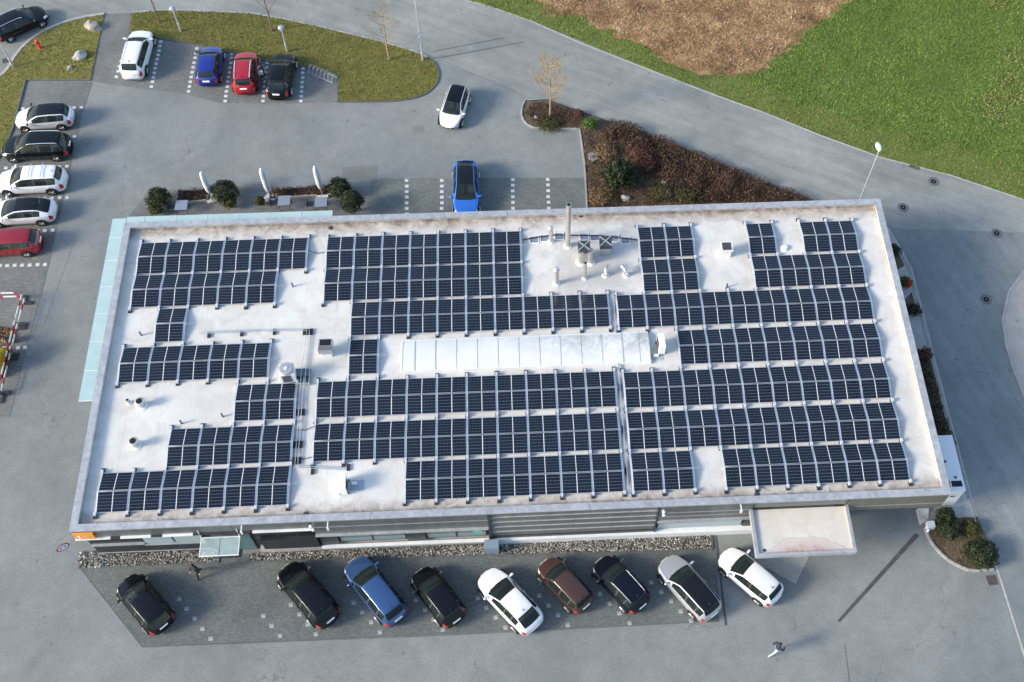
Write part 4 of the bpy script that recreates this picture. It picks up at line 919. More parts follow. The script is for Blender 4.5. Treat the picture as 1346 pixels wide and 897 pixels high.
    for s in (-1, 1):
        x = L / 2 - (uc + .06) * L; z = HB + .07
        autosmooth(MB().tube([(x, s * (Wd * .93), z - .02), (x + .02, s * (Wd + .04), z), (x + .01, s * (Wd + .14), z + .01), (x, s * (Wd + .2), z)], [.05, .075, .085, .05], 8).build('mirror', P_ if col in ('white', 'blue', 'silver', 'bright_blue') else MATS['dark_plastic'], t))
        for ux in (pB - .03, pC - .03): MB().box(L / 2 - ux * L - .09, L / 2 - ux * L + .09, s * Wd * .985 - .02, s * Wd * .985 + .02, HB - .17, HB - .14).build('door_handle', P_, t)
    if plate: MB().box(-.26, .26, -.055, .055, 0, .012, M=Matrix.Translation((-L / 2 + .0125 * L * .4, 0, HB - .14)) @ Matrix.Rotation(-pi / 2, 4, 'Z') @ Matrix.Rotation(radians(62), 4, 'X')).build('number_plate', 'plate_white', t)
    MB().box(L / 2 - .01, L / 2 + .016, -.25, .25, .40, .50).build('number_plate', 'plate_white', t)
    rt = objs[('roof', 0)]
    sm_ = random.choice(['seat_dark', 'seat_grey', 'seat_grey', 'seat_tan']); X = lambda u: L / 2 - u * L
    cab = MB().box(X(.93), X(uc + .03), -Wd * .8, Wd * .8, .32, .40).build('cabin_floor', 'dash_dark', t)
    MB().box(X(uc + .10), X(uc + .035), -Wd * .72, Wd * .72, .42, HC - .05).build('dashboard', 'dash_dark', cab)
    MB().tube([(X(uc + .125) + .03 * cos(a_ * pi / 4), .36 + .17 * cos(a_ * pi / 4), HC - .08 + .15 * sin(a_ * pi / 4)) for a_ in range(9)], .018, 5).build('steering_wheel', 'dash_dark', cab)
    for y in (-.36, .36):
        MB().box(X(.56), X(.45), y - .24, y + .24, .41, .62).box(X(.59), X(.555), y - .23, y + .23, .621, HB + .22).box(X(.592), X(.57), y - .12, y + .12, HB + .221, HB + .36).build('seat', sm_, cab)
    MB().box(X(.80), X(.69), -Wd * .7, Wd * .7, .41, .64).box(X(.83), X(.795), -Wd * .7, Wd * .7, .641, HB + .18).build('rear_bench', sm_, cab)
    if rails:
        for s in (-1, 1):
            ys = s * Wd * .625; x0 = L / 2 - (uw + .02) * L; x1 = L / 2 - (ur - .02) * L
            MB().tube([(x0 + .08, ys * 1.03, Hh - .07), (x0 - .1, ys * 1.02, Hh + .01), ((x0 + x1) / 2, ys, Hh + .035), (x1 + .12, ys * .98, Hh + .0), (x1, ys * .97, Hh - .08)], .022, 6).build('roof_rail', rails, t)
    if cross:
        for ux in (.55, .72): MB().box(L / 2 - ux * L - .03, L / 2 - ux * L + .03, -Wd * .72, Wd * .72, Hh + .06, Hh + .085).build('cross_bar', 'aluminium', t)
    # antenna fin, wipers, rear spoiler lip
    MB().add([(L / 2 - (ur - .04) * L + .1, 0, Hh - .03), (L / 2 - (ur - .04) * L - .08, .025, Hh - .04), (L / 2 - (ur - .04) * L - .08, -.025, Hh - .04), (L / 2 - (ur - .04) * L - .06, 0, Hh + .06)], [(0, 1, 3), (1, 2, 3), (2, 0, 3)]).build('antenna_fin', 'dark_plastic', t)
    for y0 in (-.05, .5): MB().tube([(L / 2 - (uc + .012) * L, y0, HC + .045), (L / 2 - (uc + .035) * L, y0 - .5, HC + .10)], .012, 4).build('wiper', 'dark_plastic', t)
    return t
# front row
car('black hatchback parked alone at the west end of the front row', (1.95,-1.38), (4.64,-4.36), 'hatch', 'black')
car('black wagon with dark roof, left of the metallic blue car', (11.13,-1.02), (14.05,-4.49), 'suv', 'black', 1.84)
car('metallic blue crossover in the front row between two black cars', (15.01,-0.83), (17.90,-4.58), 'suv', 'blue', 1.84)
car('small black hatchback between the blue crossover and the white saloon', (18.95,-1.65), (21.20,-4.82), 'hatch', 'black', 1.76)
car('white fastback in the front row with black rear window', (22.76,-1.97), (25.70,-5.38), 'coupe', 'white', 1.86, trim=False)
car('small brown hatchback in the front row', (26.35,-1.53), (28.56,-4.23), 'small', 'brown', 1.68)
car('black car with silver roof rails, right of the brown hatchback', (29.53,-1.49), (31.89,-4.47), 'hatch', 'navy_black', 1.78, rails='aluminium', trim=True)
car('silver car with black roof in the front row', (33.40,-1.62), (35.96,-5.15), 'wagon', 'silver', 1.86, roof='pano')
car('white hatchback parked beside the goods canopy', (36.91,-1.40), (39.79,-4.34), 'hatch', 'white', 1.78)
# behind the building
car('bright blue car with dark glass roof behind the building', (21.93,23.68), (21.91,28.78), 'coupe_suv', 'bright_blue', 1.86, roof='pano')
car('white hatchback with black roof driving across the lot', (20.65,32.20), (21.59,35.91), 'hatch', 'white', 1.76, roof='black')
# north bays
car('tall white SUV parked on the brick drive by the boulders', (-2.95,42.79), (-3.24,37.88), 'suv', 'white', 1.9, rails='aluminium')
car('deep blue hatchback in the north bays', (2.54,40.91), (2.50,37.07), 'hatch', 'deep_blue', 1.8)
car('red SUV with white roof rails in the north bays', (5.22,40.18), (5.39,36.13), 'suv', 'red', 1.84, rails='white_paint')
car('black SUV with sloping rear in the north bays right of the red one', (8.17,39.91), (7.85,35.47), 'coupe_suv', 'dark_green_black', 1.86)
# west bays
car('silver-white hatchback with black roof, topmost of the west row', (-11.09,34.05), (-6.89,34.26), 'hatch', 'pearl', 1.8, roof='pano')
car('black SUV with silver roof rails in the west row', (-11.54,31.33), (-6.57,31.36), 'suv', 'dark_green_black', 1.9, rails='chrome', trim=True)
car('white SUV with roof cross bars in the west row', (-11.30,28.20), (-6.37,28.28), 'suv', 'white', 1.86, cross=True)
car('white fastback with black glass roof in the west row', (-11.42,25.46), (-6.65,25.60), 'coupe', 'white', 1.84, roof='pano')
car('dark red hatchback, lowest of the west row', (-11.91,22.83), (-7.17,22.96), 'hatch', 'dark_red', 1.8)
car('black estate with chrome window trim on the road at the top left', (-10.89,45.24), (-14.38,42.73), 'wagon', 'black', 1.86, rails='chrome')

# ------------------------------------------------------------ plants
def bush(name, label, xy, r, h, n, m, cat='bush', group=None, ls=.06, z=0., sq=1., ragged=.14):
    t = thing(name, label, cat, (xy[0], xy[1], z), random.random() * 6, group)
    mb = MB(); sd = random.random() * 100
    for _ in range(int(n * 1.7)):
        d = Vector((random.gauss(0, 1), random.gauss(0, 1), abs(random.gauss(0, 1)) * .9 - .15)).normalized()
        k = 1 + ragged * 2.2 * noise.noise(d * 2.2 + Vector((sd, 0, 0))) + ragged * noise.noise(d * 6 + Vector((0, sd, 0)))
        rr = k * (random.random() ** .28)
        p = Vector((d.x * r * rr, d.y * r * sq * rr, h * .48 + d.z * h * .52 * rr)); p.z = max(p.z, .03)
        a = Vector((random.gauss(0, 1), random.gauss(0, 1), random.gauss(0, 1))).normalized(); nn = (d + a * .9).normalized(); b = nn.orthogonal().normalized(); c2 = nn.cross(b); s = ls * random.uniform(.6, 1.3)
        mb.add([p - b * s, p + c2 * s * .5, p + b * s, p - c2 * s * .5], [(0, 1, 2, 3)])
    mb.build('foliage', m, t)
    st = MB()
    for k in range(4):
        a = k * 1.6 + random.random(); st.tube([(0, 0, 0), (cos(a) * r * .25, sin(a) * r * .25, h * .35), (cos(a) * r * .5, sin(a) * r * .5, h * .65)], [.04, .03, .012], 5)
    st.build('stem', 'bark', t); return t
G1 = 'evergreens on the back terrace'
bush('evergreen_bush', 'round evergreen bush at the west end of the back terrace', (0.40,26.17), .85, 1.5, 2600, 'evergreen_leaf', group=G1)
bush('evergreen_bush', 'low olive bush under the westernmost terrace evergreen', (0.17,25.51), .5, .8, 900, 'olive_leaf', group=G1)
bush('evergreen_bush', 'broad round evergreen just right of the first closed parasol', (4.96,26.53), .95, 1.6, 2800, 'evergreen_leaf', group=G1)
bush('evergreen_bush', 'small olive-brown shrub at the foot of the second terrace evergreen', (5.35,25.78), .45, 1.0, 800, 'olive_leaf', group=G1)
bush('evergreen_bush', 'small clipped ball shrub left of the middle parasol', (7.37,25.90), .36, .9, 800, 'olive_leaf', group=G1, ragged=.08)
bush('evergreen_bush', 'round evergreen right of the third closed parasol', (12.97,26.63), .82, 1.4, 2400, 'evergreen_leaf', group=G1)
bush('conifer', 'taller dark conifer at the east end of the terrace', (14.00,25.10), .80, 2.1, 2800, 'evergreen_leaf', group=G1)
bush('evergreen_bush', 'large glossy evergreen in the planted bed behind the bays', (32.90,26.95), 1.15, 1.7, 3400, 'evergreen_leaf', ls=.09, ragged=.2)
bush('evergreen_bush', 'small bright green ball shrub at the roadside corner of the bed', (31.13,32.18), .5, .9, 1200, 'bright_leaf', ragged=.1)
bush('shrub', 'dark red tuft at the road edge left of the bright ball shrub', (30.35,33.32), .4, .6, 500, 'red_leaf')
G2 = 'evergreens in the corner bed'
bush('evergreen_bush', 'dark bush nearest the building corner in the corner bed', (50.69,-0.52), .75, 1.1, 2200, 'evergreen_leaf', group=G2)
bush('evergreen_bush', 'dark low bush tucked behind the others at the wall in the corner bed', (50.74,0.31), .62, .9, 1500, 'evergreen_leaf', group=G2)
bush('evergreen_bush', 'small olive bush at the top right of the corner bed', (52.16,-0.44), .55, .7, 1200, 'olive_leaf', group=G2)
bush('evergreen_bush', 'largest dark bush overhanging the road from the corner bed', (52.26,-2.17), 1.0, 1.2, 3200, 'evergreen_leaf', group=G2)
BED = BED_TOP + [(46.69,22.34), (30.45,22.98), (30.53,28.80), (30.38,31.99), (28.01,32.15), (26.99,32.26)] + smoothline([(26.99,32.26), (26.33,32.73), (26.07,33.56), (26.16,34.39), (26.41,34.98)], 1)[1:-1]
sheet('planting_bed', BED, .06, 'soil_bed', .09); kerb(BED[len(BED_TOP) + 1:] + [BED[0]], .12, .12); kerb(BED_TOP[:6], .12, .06)
CORNER = [(49.59,0.02), (50.27,0.33), (52.81,0.37), (53.07,-0.96), (53.04,-2.96)] + smoothline([(53.04,-2.96), (51.69,-3.02), (50.93,-2.65), (50.26,-2.11), (49.66,-1.19), (49.45,-0.20)], 1)[1:]
sheet('corner_bed', CORNER, .06, 'soil_bed', .09); kerb(CORNER[4:], .14, .12)
SIDE = [(51.55,22.14), (52.05,20.29), (52.41,18.67), (52.45,15.14), (52.46,11.59), (52.51,7.10), (52.53,3.15), (52.6, .3), (W - .1, .3), (W - .1, 20.5)]
sheet('side_strip', SIDE, .05, 'concrete', .09); kerb([SIDE[k] for k in range(7)] + [(52.66,-0.12)], .12, .08)
sheet('side_bed', [(49.9, 4.9), (52.72,5.22), (52.37,7.11), (52.36,12.05), (49.9, 10.2)], .056, 'soil_bed'); sheet('side_bed', [(49.9, 13.0), (52.26,15.45), (52.20,16.68), (49.9, 14.5)], .056, 'soil_bed'); sheet('side_bed', [(49.9, 17.6), (52.18,18.87), (51.91,20.16), (49.9, 19.8)], .056, 'soil_bed')
def cover(name, label, P, n, m, h, ls, z=.06):
    mb = MB()
    for x, y in scatter(P, n):
        hh = h * (.25 + .75 * random.random()) * (1 + .9 * noise.noise(Vector((x * .8, y * .8, 5)))); a = Vector((random.gauss(0, 1), random.gauss(0, 1), random.gauss(0, 1))).normalized(); b = a.orthogonal().normalized(); c2 = a.cross(b); s = ls * random.uniform(.5, 1.4); p = Vector((x, y, z + max(.02, hh)))
        mb.add([p - b * s, p + c2 * s * .4, p + b * s, p - c2 * s * .4], [(0, 1, 2, 3)])
    return stuff(mb.build(name, m), label, 'ground cover')
HEDGE = [(32.59,32.64), (34.26,32.06), (36.94,30.35), (40.12,28.50), (43.21,26.55), (46.68,24.62), (46.47,23.34), (40.67,24.05), (37.53,25.25), (35.03,27.92), (33.28,30.49)]
cover('heather', 'brown-red heather filling the bed along the road', HEDGE, 19000, 'heather_leaf', .55, .08)
cover('low_heather', 'patchy brown heather on the inner side of the bed', [(30.61,31.90), (32.50,31.39), (35.03,27.92), (37.53,25.25), (36.29,23.75), (30.62,23.97), (30.58,27.74)], 5200, 'heather_leaf', .28, .07)
cover('dark_cotoneaster', 'dark green creeping cover among the heather', [(33.39,31.95), (36.38,30.37), (37.21,27.48), (35.03,27.92), (34.07,29.73)], 2600, 'dark_mat_leaf', .5, .08)
cover('dry_leaves', 'dry leaves and thin plants on the bed soil', BED, 5200, 'dry_leaf', .12, .06)
cover('bed_tip_cover', 'reddish ground cover round the sapling at the bed tip', [(26.36,33.70), (26.97,34.66), (28.69,34.52), (30.64,33.39), (30.45,32.20), (27.17,32.40)], 2600, 'heather_leaf', .2, .06)
cover('corner_cover', 'dry leaves on the corner bed soil', CORNER, 700, 'dry_leaf', .08, .05)
cover('side_cover', 'dark low shrubs in the strip beside the east wall', [(49.95, 4.95), (52.59,5.49), (52.27,7.12), (52.16,11.60), (49.95, 9.8)], 3600, 'dark_mat_leaf', .5, .09, .05)
for xy, r, h, m, lab in (((34.71,29.35), .9, .9, 'red_leaf', 'reddish shrub left of the dark creeping cover in the bed'), ((32.08,29.45), .8, .7, 'dry_leaf', 'tan dry shrub beside the round stone lid'), ((34.94,28.13), .7, .7, 'red_leaf', 'reddish shrub right of the large glossy evergreen'), ((31.53,25.49), .9, .6, 'dry_leaf', 'tan dry shrub at the back wall end of the bed'), ((32.49,31.24), .6, .6, 'heather_leaf', 'brown shrub just behind the bright ball shrub'), ((37.80,25.24), 1., .6, 'olive_leaf', 'low olive shrub close to the back parapet in the bed'), ((35.94,25.80), .9, .5, 'olive_leaf', 'flat olive shrub between glossy evergreen and stones'), ((28.14,32.51), .9, .4, 'olive_leaf', 'low olive tuft at the foot of the bed sapling'),
        ((51.54,19.92), .5, .7, 'evergreen_leaf', 'dark shrub at the back corner of the east strip'), ((51.87,17.37), .4, .5, 'bright_leaf', 'green plant with red blooms in the east strip'), ((51.91,15.04), .5, .7, 'dark_mat_leaf', 'very dark shrub in the middle of the east strip'), ((51.90,11.61), .5, .7, 'red_leaf', 'red-leaved shrub in the east strip')):
    bush('shrub', lab, xy, r, h, 900, m, group='low shrubs', ls=.06, z=.05, ragged=.3)
for xy, lab in (((51.95,17.24), 'upper red bloom cluster in the east strip'), ((51.95,17.00), 'lower red bloom cluster in the east strip')): bush('flowers', lab, xy, .16, .75, 160, 'red_flower', 'flowers', ls=.05, z=.05)
for P, lab in (([(1.38,27.35), (3.63,27.40), (3.73,26.45), (1.51,26.26)], 'dry heather in the west planter of the terrace'), ([(7.96,27.23), (11.09,27.32), (11.13,26.56), (8.02,26.41)], 'dry heather between the middle and third parasols'), ([(11.09,27.32), (12.50,27.33), (12.53,26.64), (11.13,26.56)], 'dry heather behind the third parasol')):
    cover('planter_cover', lab, P, 1100, 'heather_leaf', .4, .07, .02)
    sheet('planter_soil', P, .02, 'soil_bed'); kerb(P, .12, .16, 'concrete', closed=True)

def sapling(label, base, h, spread, m, bud, nb=9, lean=(0, 0), density=1.):
    t = thing('sapling', label, 'tree', (base[0], base[1], .06), random.random() * 6, 'bare saplings')
    tr = MB(); tw = MB(); bd = MB(); tips = []
    top = Vector((lean[0], lean[1], h)); P0 = [Vector((0, 0, 0)), top * .3 + Vector((.05, .02, 0)), top * .62, top]
    tr.tube(P0, [.075, .06, .04, .012], 8)
    def at_(t_): 
        s = t_ * 3; k = min(2, int(s)); return P0[k].lerp(P0[k + 1], s - k)
    for k in range(nb):
        f = .32 + .66 * k / nb; b = at_(f); a = k * 2.4 + random.random(); ln = spread * (1.15 - f) * random.uniform(.8, 1.2) + .25
        e = b + Vector((cos(a) * ln * .75, sin(a) * ln * .75, ln * 1.05)); mdl = b.lerp(e, .5) + Vector((cos(a) * .12, sin(a) * .12, -.06))
        tr.tube([b, mdl, e], [.028, .018, .007], 5)
        for q in range(int(9 * density)):
            f2 = random.uniform(.25, 1.); p = (b.lerp(mdl, f2 * 2) if f2 < .5 else mdl.lerp(e, f2 * 2 - 1)); d = Vector((random.gauss(cos(a) * .5, .5), random.gauss(sin(a) * .5, .5), random.uniform(.2, 1.1))).normalized() * random.uniform(.3, .75)
            tw.tube([p, p + d * .5 + Vector((0, 0, .03)), p + d], [.009, .006, .004], 3, caps=False)
            for z in range(int(7 * density)):
                g = p + d * random.uniform(.25, 1.) + Vector((random.gauss(0, .05), random.gauss(0, .05), random.gauss(0, .05))); s = random.uniform(.008, .02); v = Vector((random.gauss(0, 1), random.gauss(0, 1), random.gauss(0, 1))).normalized(); w_ = v.orthogonal().normalized()
                bd.add([g - v * s, g + w_ * s, g + v * s, g - w_ * s], [(0, 1, 2, 3)])
    tr.build('trunk', m, t); cr = tw.build('crown', m, t); stuff(bd.build('buds', bud, cr)); return t
sapling('bare golden-twigged sapling on the kerbed lawn island', (16.08,39.54), 5.15, 2.0, 'tan_bark', 'yellow_bud', 13, density=1.7)
sapling('bare multi-twigged sapling at the tip of the planted bed', (28.21,33.26), 5.95, 1.9, 'tan_bark', 'yellow_bud', 20, density=2.0)
sapling('dark bare tree on the lawn island behind the black SUV', (6.83,42.91), 6.2, 1.8, 'bark', 'pink_bud', 9)
sapling('bare tree at the top edge above the white SUV', (-2.08,44.22), 6., 1.8, 'bark', 'pink_bud', 10)

# ------------------------------------------------------------ street furniture
def lamp(label, base, h, head='disc', sign=False):
    t = thing('street_lamp', label, 'street lamp', (base[0], base[1], .0), 0, 'street lamps')
    autosmooth(MB().tube([(0, 0, 0), (0, 0, .9), (0, 0, .92), (0, 0, h)], [.085, .085, .06, .042], 10).build('pole', 'pole_metal', t))
    MB().box(-.18, .18, -.18, .18, 0, .05).build('base_plate', 'concrete_pale', t)
    if head == 'disc':
        hd_ = autosmooth(MB().lathe([(.05, h - .25), (.1, h - .2), (.2, h - .1), (.25, h), (.22, h + .06), (.1, h + .12)], (0, 0, 0), 18).build('lamp_head', 'lamp_grey', t)); autosmooth(MB().lathe([(.13, h - .24), (.17, h - .13)], (0, 0, 0), 14).build('lens', 'lamp_white', hd_))
    else:
        hd_ = MB(); hd_.lathe([(.04, -.02), (.17, 0.), (.2, .05), (.16, .1), (.05, .12)], (0, 0, 0), 16); hd_.v = [(x * .95, y * 2.0 + .3, z + h) for x, y, z in hd_.v]; autosmooth(hd_.build('lamp_head', 'lamp_white', t))
    if sign: MB().tube([(0, -.09, 2.3), (0, -.06, 2.3)], .26, 20).build('sign_plate', 'lamp_grey', t); MB().tube([(.1, -.055, 2.9), (.1, -.03, 2.9)], .2, 16).build('sign_plate', 'lamp_grey', t)
lamp('street lamp with round grey head above the deep blue hatchback', (-0.29,43.17), 2.45); lamp('street lamp with round grey head behind the black SUV', (8.18,40.66), 2.60)
lamp('tall street lamp with small round signs at the tip of the lawn island', (18.66,39.40), 8.2, 'led', True)
lamp('slender street lamp with white oval head behind the back right roof corner', (49.76,23.96), 6.35, 'led')
lamp('street lamp on the corner verge behind the black estate', (-12.59,39.90), 4.2, 'disc', False)
def round_sign(label, base, h):
    t = thing('traffic_sign', label, 'sign', (base[0], base[1], 0), radians(35)); MB().tube([(0, 0, 0), (0, 0, h)], .03, 8).build('post', 'pole_metal', t)
    c = h - .15; d = MB().tube([(0, -.05, c), (0, -.035, c)], .38, 28).build('sign_face', 'sign_red', t)
    MB().tube([(0, -.056, c), (0, -.051, c)], .29, 28).build('sign_field', 'sign_white', d); MB().tube([(0, -.062, c), (0, -.057, c)], .2, 24).build('sign_ring', 'sign_blue', d); MB().tube([(0, -.068, c), (0, -.063, c)], .13, 20).build('sign_centre', 'sign_white', d)
    for o_ in (d, *d.children): pass
    return t
ts = round_sign('round red and white traffic sign at the front west corner', (-1.18,0.03), 2.6)
# terrace parasols, tables
for k, (b, tp) in enumerate((((3.88,26.58), 3.10), ((8.02,26.48), 3.40), ((11.67,26.61), 3.30))):
    t = thing('closed_parasol', ('closed white parasol at the west end of the terrace', 'closed white parasol in the middle of the terrace', 'closed white parasol at the east end of the terrace')[k], 'parasol', (b[0], b[1], 0), random.random() * 6, 'closed parasols on the terrace')
    MB().box(-.38, .38, -.38, .38, 0, .16).build('base', 'concrete_pale', t); MB().tube([(0, 0, .16), (0, 0, tp)], .03, 8).build('pole', 'pole_metal', t)
    mb = MB(); rg = []
    prof = [(.05, .7), (.13, .9), (.17, 1.3), (.175, 1.8), (.15, tp - .35), (.09, tp - .1), (.03, tp + .02)]; n_ = 16; vs = []; fs = []
    for r, z in prof: vs += [(r * (1 + .28 * (-1) ** q) * cos(q * 2 * pi / n_), r * (1 + .28 * (-1) ** q) * sin(q * 2 * pi / n_), z) for q in range(n_)]
    for i in range(len(prof) - 1): fs += [(i * n_ + q, i * n_ + (q + 1) % n_, (i + 1) * n_ + (q + 1) % n_, (i + 1) * n_ + q) for q in range(n_)]
    fs += [tuple(range(n_))[::-1]]; mb.add(vs, fs); mb.build('canopy', 'parasol_cloth', t, True)
    autosmooth(MB().lathe([(.17, 1.32), (.2, 1.36), (.17, 1.4)], (0, 0, 0), 16).build('strap', 'mat_grey', t))
def table(label, xy, rz):
    t = thing('terrace_table', label, 'table', (xy[0], xy[1], .006), rz, 'terrace tables'); MB().box(-.42, .42, -.42, .42, .70, .74).build('table_top', 'table_top', t)
    for x in (-.36, .36):
        for y in (-.36, .36): MB().tube([(x, y, 0), (x, y, .7)], .025, 6).build('leg', 'iron', t)
def chair(label, xy, rz):
    t = thing('terrace_chair', label, 'chair', (xy[0], xy[1], .006), rz, 'terrace chairs'); MB().box(-.22, .22, -.22, .22, .43, .46).build('seat', 'iron', t); MB().box(-.22, .22, .19, .22, .48, .85).build('backrest', 'iron', t)
    for x in (-.2, .2):
        for y in (-.2, .2): MB().tube([(x, y, 0), (x, y, .43)], .015, 5).build('leg', 'iron', t)
for xy, lab, lc in (((2.02,25.57), 'grey square table at the west end of the terrace', 'dark chair at the west terrace table'), ((9.15,25.69), 'grey square table between the middle and east parasols', 'dark chair at the middle terrace table'), ((11.74,25.46), 'grey square table in front of the east parasol', 'dark chair at the east terrace table')):
    table(lab, xy, .0); chair(lc, (xy[0] - .8, xy[1] + .05), pi / 2)
# white technical container beside the east wall
t = thing('technical_container', 'white technical container against the east wall with dark window band', 'container', (50.15, 1.15, .05))
cw, cl, ch = 1.35, 3.6, 2.35
MB().box(0, cw, 0, cl, .12, ch).build('body', 'white_paint', t); MB().box(.02, cw + .03, -.02, cl + .03, ch, ch + .07).build('roof', 'white_plastic', t)
MB().box(.08, cw - .1, .25, .62, ch + .071, ch + .085).build('roof_window', 'dark_glass', t); MB().box(.52, .6, .25, .62, ch + .086, ch + .10).build('window_bar', 'white_plastic', t)
for x, y in ((.95, .85), (.55, 1.9)): MB().lathe([(.09, ch + .07), (.07, ch + .12)], (x, y, 0), 10).build('roof_vent', 'iron', t)
MB().box(.7, .98, -.025, -.001, 1.5, 1.62).build('handle', 'iron', t); MB().box(.1, cw - .1, .1, cl - .1, 0, .118).build('plinth', 'iron', t)
# loading ramp wedge and small cabinets at the corner
P = [(49.19,0.97), (49.89,0.94), (49.78,0.31), (49.20,-0.01)]
mb = MB(); mb.add([(x, y, 0) for x, y in P] + [(x, y, .35 if k < 2 else .06) for k, (x, y) in enumerate(P)], [(4, 5, 6, 7), (0, 1, 5, 4), (1, 2, 6, 5), (2, 3, 7, 6), (3, 0, 4, 7)]); tag(mb.build('concrete_ramp', 'concrete_pale'), 'pale concrete wedge under the east overhang', 'ramp')
tag(autosmooth(MB().box(-.22, .22, -.2, .2, 0, .45).build('meter_cabinet', 'white_paint', loc=(*(49.75,-0.13), .06))), 'small white cabinet at the tip of the corner bed', 'cabinet')
for xy, lab in (((49.54,-0.22), 'upper white kerb marker at the corner bed'), ((49.57,-0.42), 'lower white kerb marker at the corner bed')): tag(MB().lathe([(.1, 0), (.09, .25), (.05, .28)], (0, 0, 0), 10).build('kerb_marker', 'white_paint', loc=(*xy, .1)), lab, 'marker', 'kerb markers')
tag(MB().box(-.42, .42, -.28, .28, 0, 1.0).build('letter_cabinet', 'blue_box', loc=(23.25, -.38, .02)), 'pale blue cabinet standing in the gravel at the shop window end', 'cabinet')
tag(MB().box(-.55, .55, -.35, .35, 0, .02).build('door_mat', 'black_rubber', loc=(*(7.83,0.18), .012)), 'dark door mat under the glass porch', 'mat')
# manholes and gullies
def manhole(label, xy, r=.4, m='iron_lid'):
    t = thing('manhole_cover', label, 'manhole', (xy[0], xy[1], .008), random.random(), 'manhole covers'); MB().lathe([(r, 0), (r, .012), (r * .86, .014)], (0, 0, 0), 24).build('ring', 'concrete' if m != 'iron_lid' else 'rust_iron', t); MB().lathe([(r * .84, .002), (r * .84, .018), (r * .5, .02), (r * .48, .014), (r * .2, .014), (r * .18, .02)], (0, 0, 0), 24).build('lid', m, t)
manhole('manhole cover nearest the meadow on the right', (55.82,26.13)); manhole('manhole cover just right of the back roof corner', (53.11,23.89)); manhole('manhole cover at the right edge of the road', (59.30,21.37)); manhole('manhole cover furthest down the side road', (57.20,15.92))
manhole('pale round lid on the lawn island beside the bike rack', (12.81,38.27), .3, 'concrete'); 
tag(autosmooth(MB().lathe([(.42, 0), (.42, .09), (.40, .11), (.05, .115)], (0, 0, 0), 22).build('stone_lid', 'concrete', loc=(*(31.23,29.34), .06))), 'round pale concrete lid in the planted bed', 'lid')
def gully(label, xy, rz, w=.5, h=.4):
    t = thing('drain_grate', label, 'drain', (xy[0], xy[1], .009), rz, 'drain grates'); MB().box(-w / 2, w / 2, -h / 2, h / 2, 0, .006).build('frame', 'hole_black', t)
    for k in range(6): MB().box(-w / 2 + .02, w / 2 - .02, -h / 2 + h * (k + .25) / 6, -h / 2 + h * (k + .75) / 6, .0065, .014).build('bar', 'rust_iron', t)
gully('dark drain grate by the meadow edge of the road', (54.71,27.51), -.5, .75, .3); gully('rusty drain grate below the corner bed', (52.79,-3.60), .1, .55, .6); gully('rusty drain grate behind the black estate', (-13.32,40.56), .3, .4, .5)
# corner verge: hydrant, boulders, plaques
t = thing('fire_hydrant', 'red fire hydrant on the corner verge', 'hydrant', (*(-10.89,41.75), .065), .4)
autosmooth(MB().lathe([(.16, 0), (.16, .05), (.1, .07), (.1, .62), (.13, .64), (.13, .72), (.1, .8), (.03, .86)], (0, 0, 0), 16).build('barrel', 'hydrant_red', t))
for s in (-1, 1): autosmooth(MB().tube([(0, 0, .58), (s * .2, 0, .58)], .07, 10).build('outlet', 'hydrant_red', t)); MB().tube([(s * .2, 0, .58), (s * .23, 0, .58)], .08, 10).build('outlet_cap', 'sign_white', t)
def rock(label, xy, r, m, h=.6):
    bm = bmesh.new(); bmesh.ops.create_icosphere(bm, subdivisions=3, radius=1.); sd = random.random() * 50
    for v in bm.verts:
        k = 1 + .35 * noise.noise(v.co * 1.3 + Vector((sd, 0, 0))) + .1 * noise.noise(v.co * 4); v.co = Vector((v.co.x * r * k, v.co.y * r * .72 * k, max(-.1, v.co.z) * r * h * k * 1.3))
    me = bpy.data.meshes.new('boulder'); bm.to_mesh(me); bm.free(); me.materials.append(MATS[m]); me.polygons.foreach_set('use_smooth', [True] * len(me.polygons)); me.set_sharp_from_angle(angle=radians(28))
    o = bpy.data.objects.new('boulder', me); COL.objects.link(o); o.location = (*xy, .07); o.rotation_euler[2] = random.random() * 3; return tag(o, label, 'boulder', 'boulders')
rock('grey-brown boulder at the road corner of the verge', (-7.16,43.82), .68, 'boulder'); rock('mottled white boulder beside the brick drive', (-7.66,40.75), .62, 'boulder_pale'); rock('small white stone below the mottled boulder', (-8.26,39.51), .25, 'boulder_pale')
for xy, lab, r in (((36.13,26.62), 'pale stone lying beside the flat olive shrub', .35), ((36.36,25.57), 'grey stone close to the back parapet in the bed', .4), ((33.28,25.42), 'grey stone right of the tan dry shrub', .35), ((27.20,33.22), 'small pale stone at the sapling foot', .18)): rock(lab, xy, r, 'boulder_pale' if r < .38 else 'boulder')
# bike rack
a, b = Vector((10.21,39.07)), Vector((12.19,37.90)); d = (b - a); t = thing('bike_rack', 'row of metal wheel hoops against the lawn kerb', 'bike rack', (a.x, a.y, .012), atan2(d.y, d.x)); Lr = d.length
for y in (-.08, -.7): MB().tube([(0, y, .05), (Lr, y, .05)], .025, 6).build('ground_rail', 'galvanised', t)
for k in range(7):
    x = .12 + k * (Lr - .24) / 6
    for o_ in (-.05, .05): MB().tube([(x + o_, -.08, .05), (x + o_, -.1, .42), (x + o_, -.32, .55), (x + o_, -.52, .42), (x + o_, -.7, .05)], .018, 5).build('hoop', 'galvanised', t)
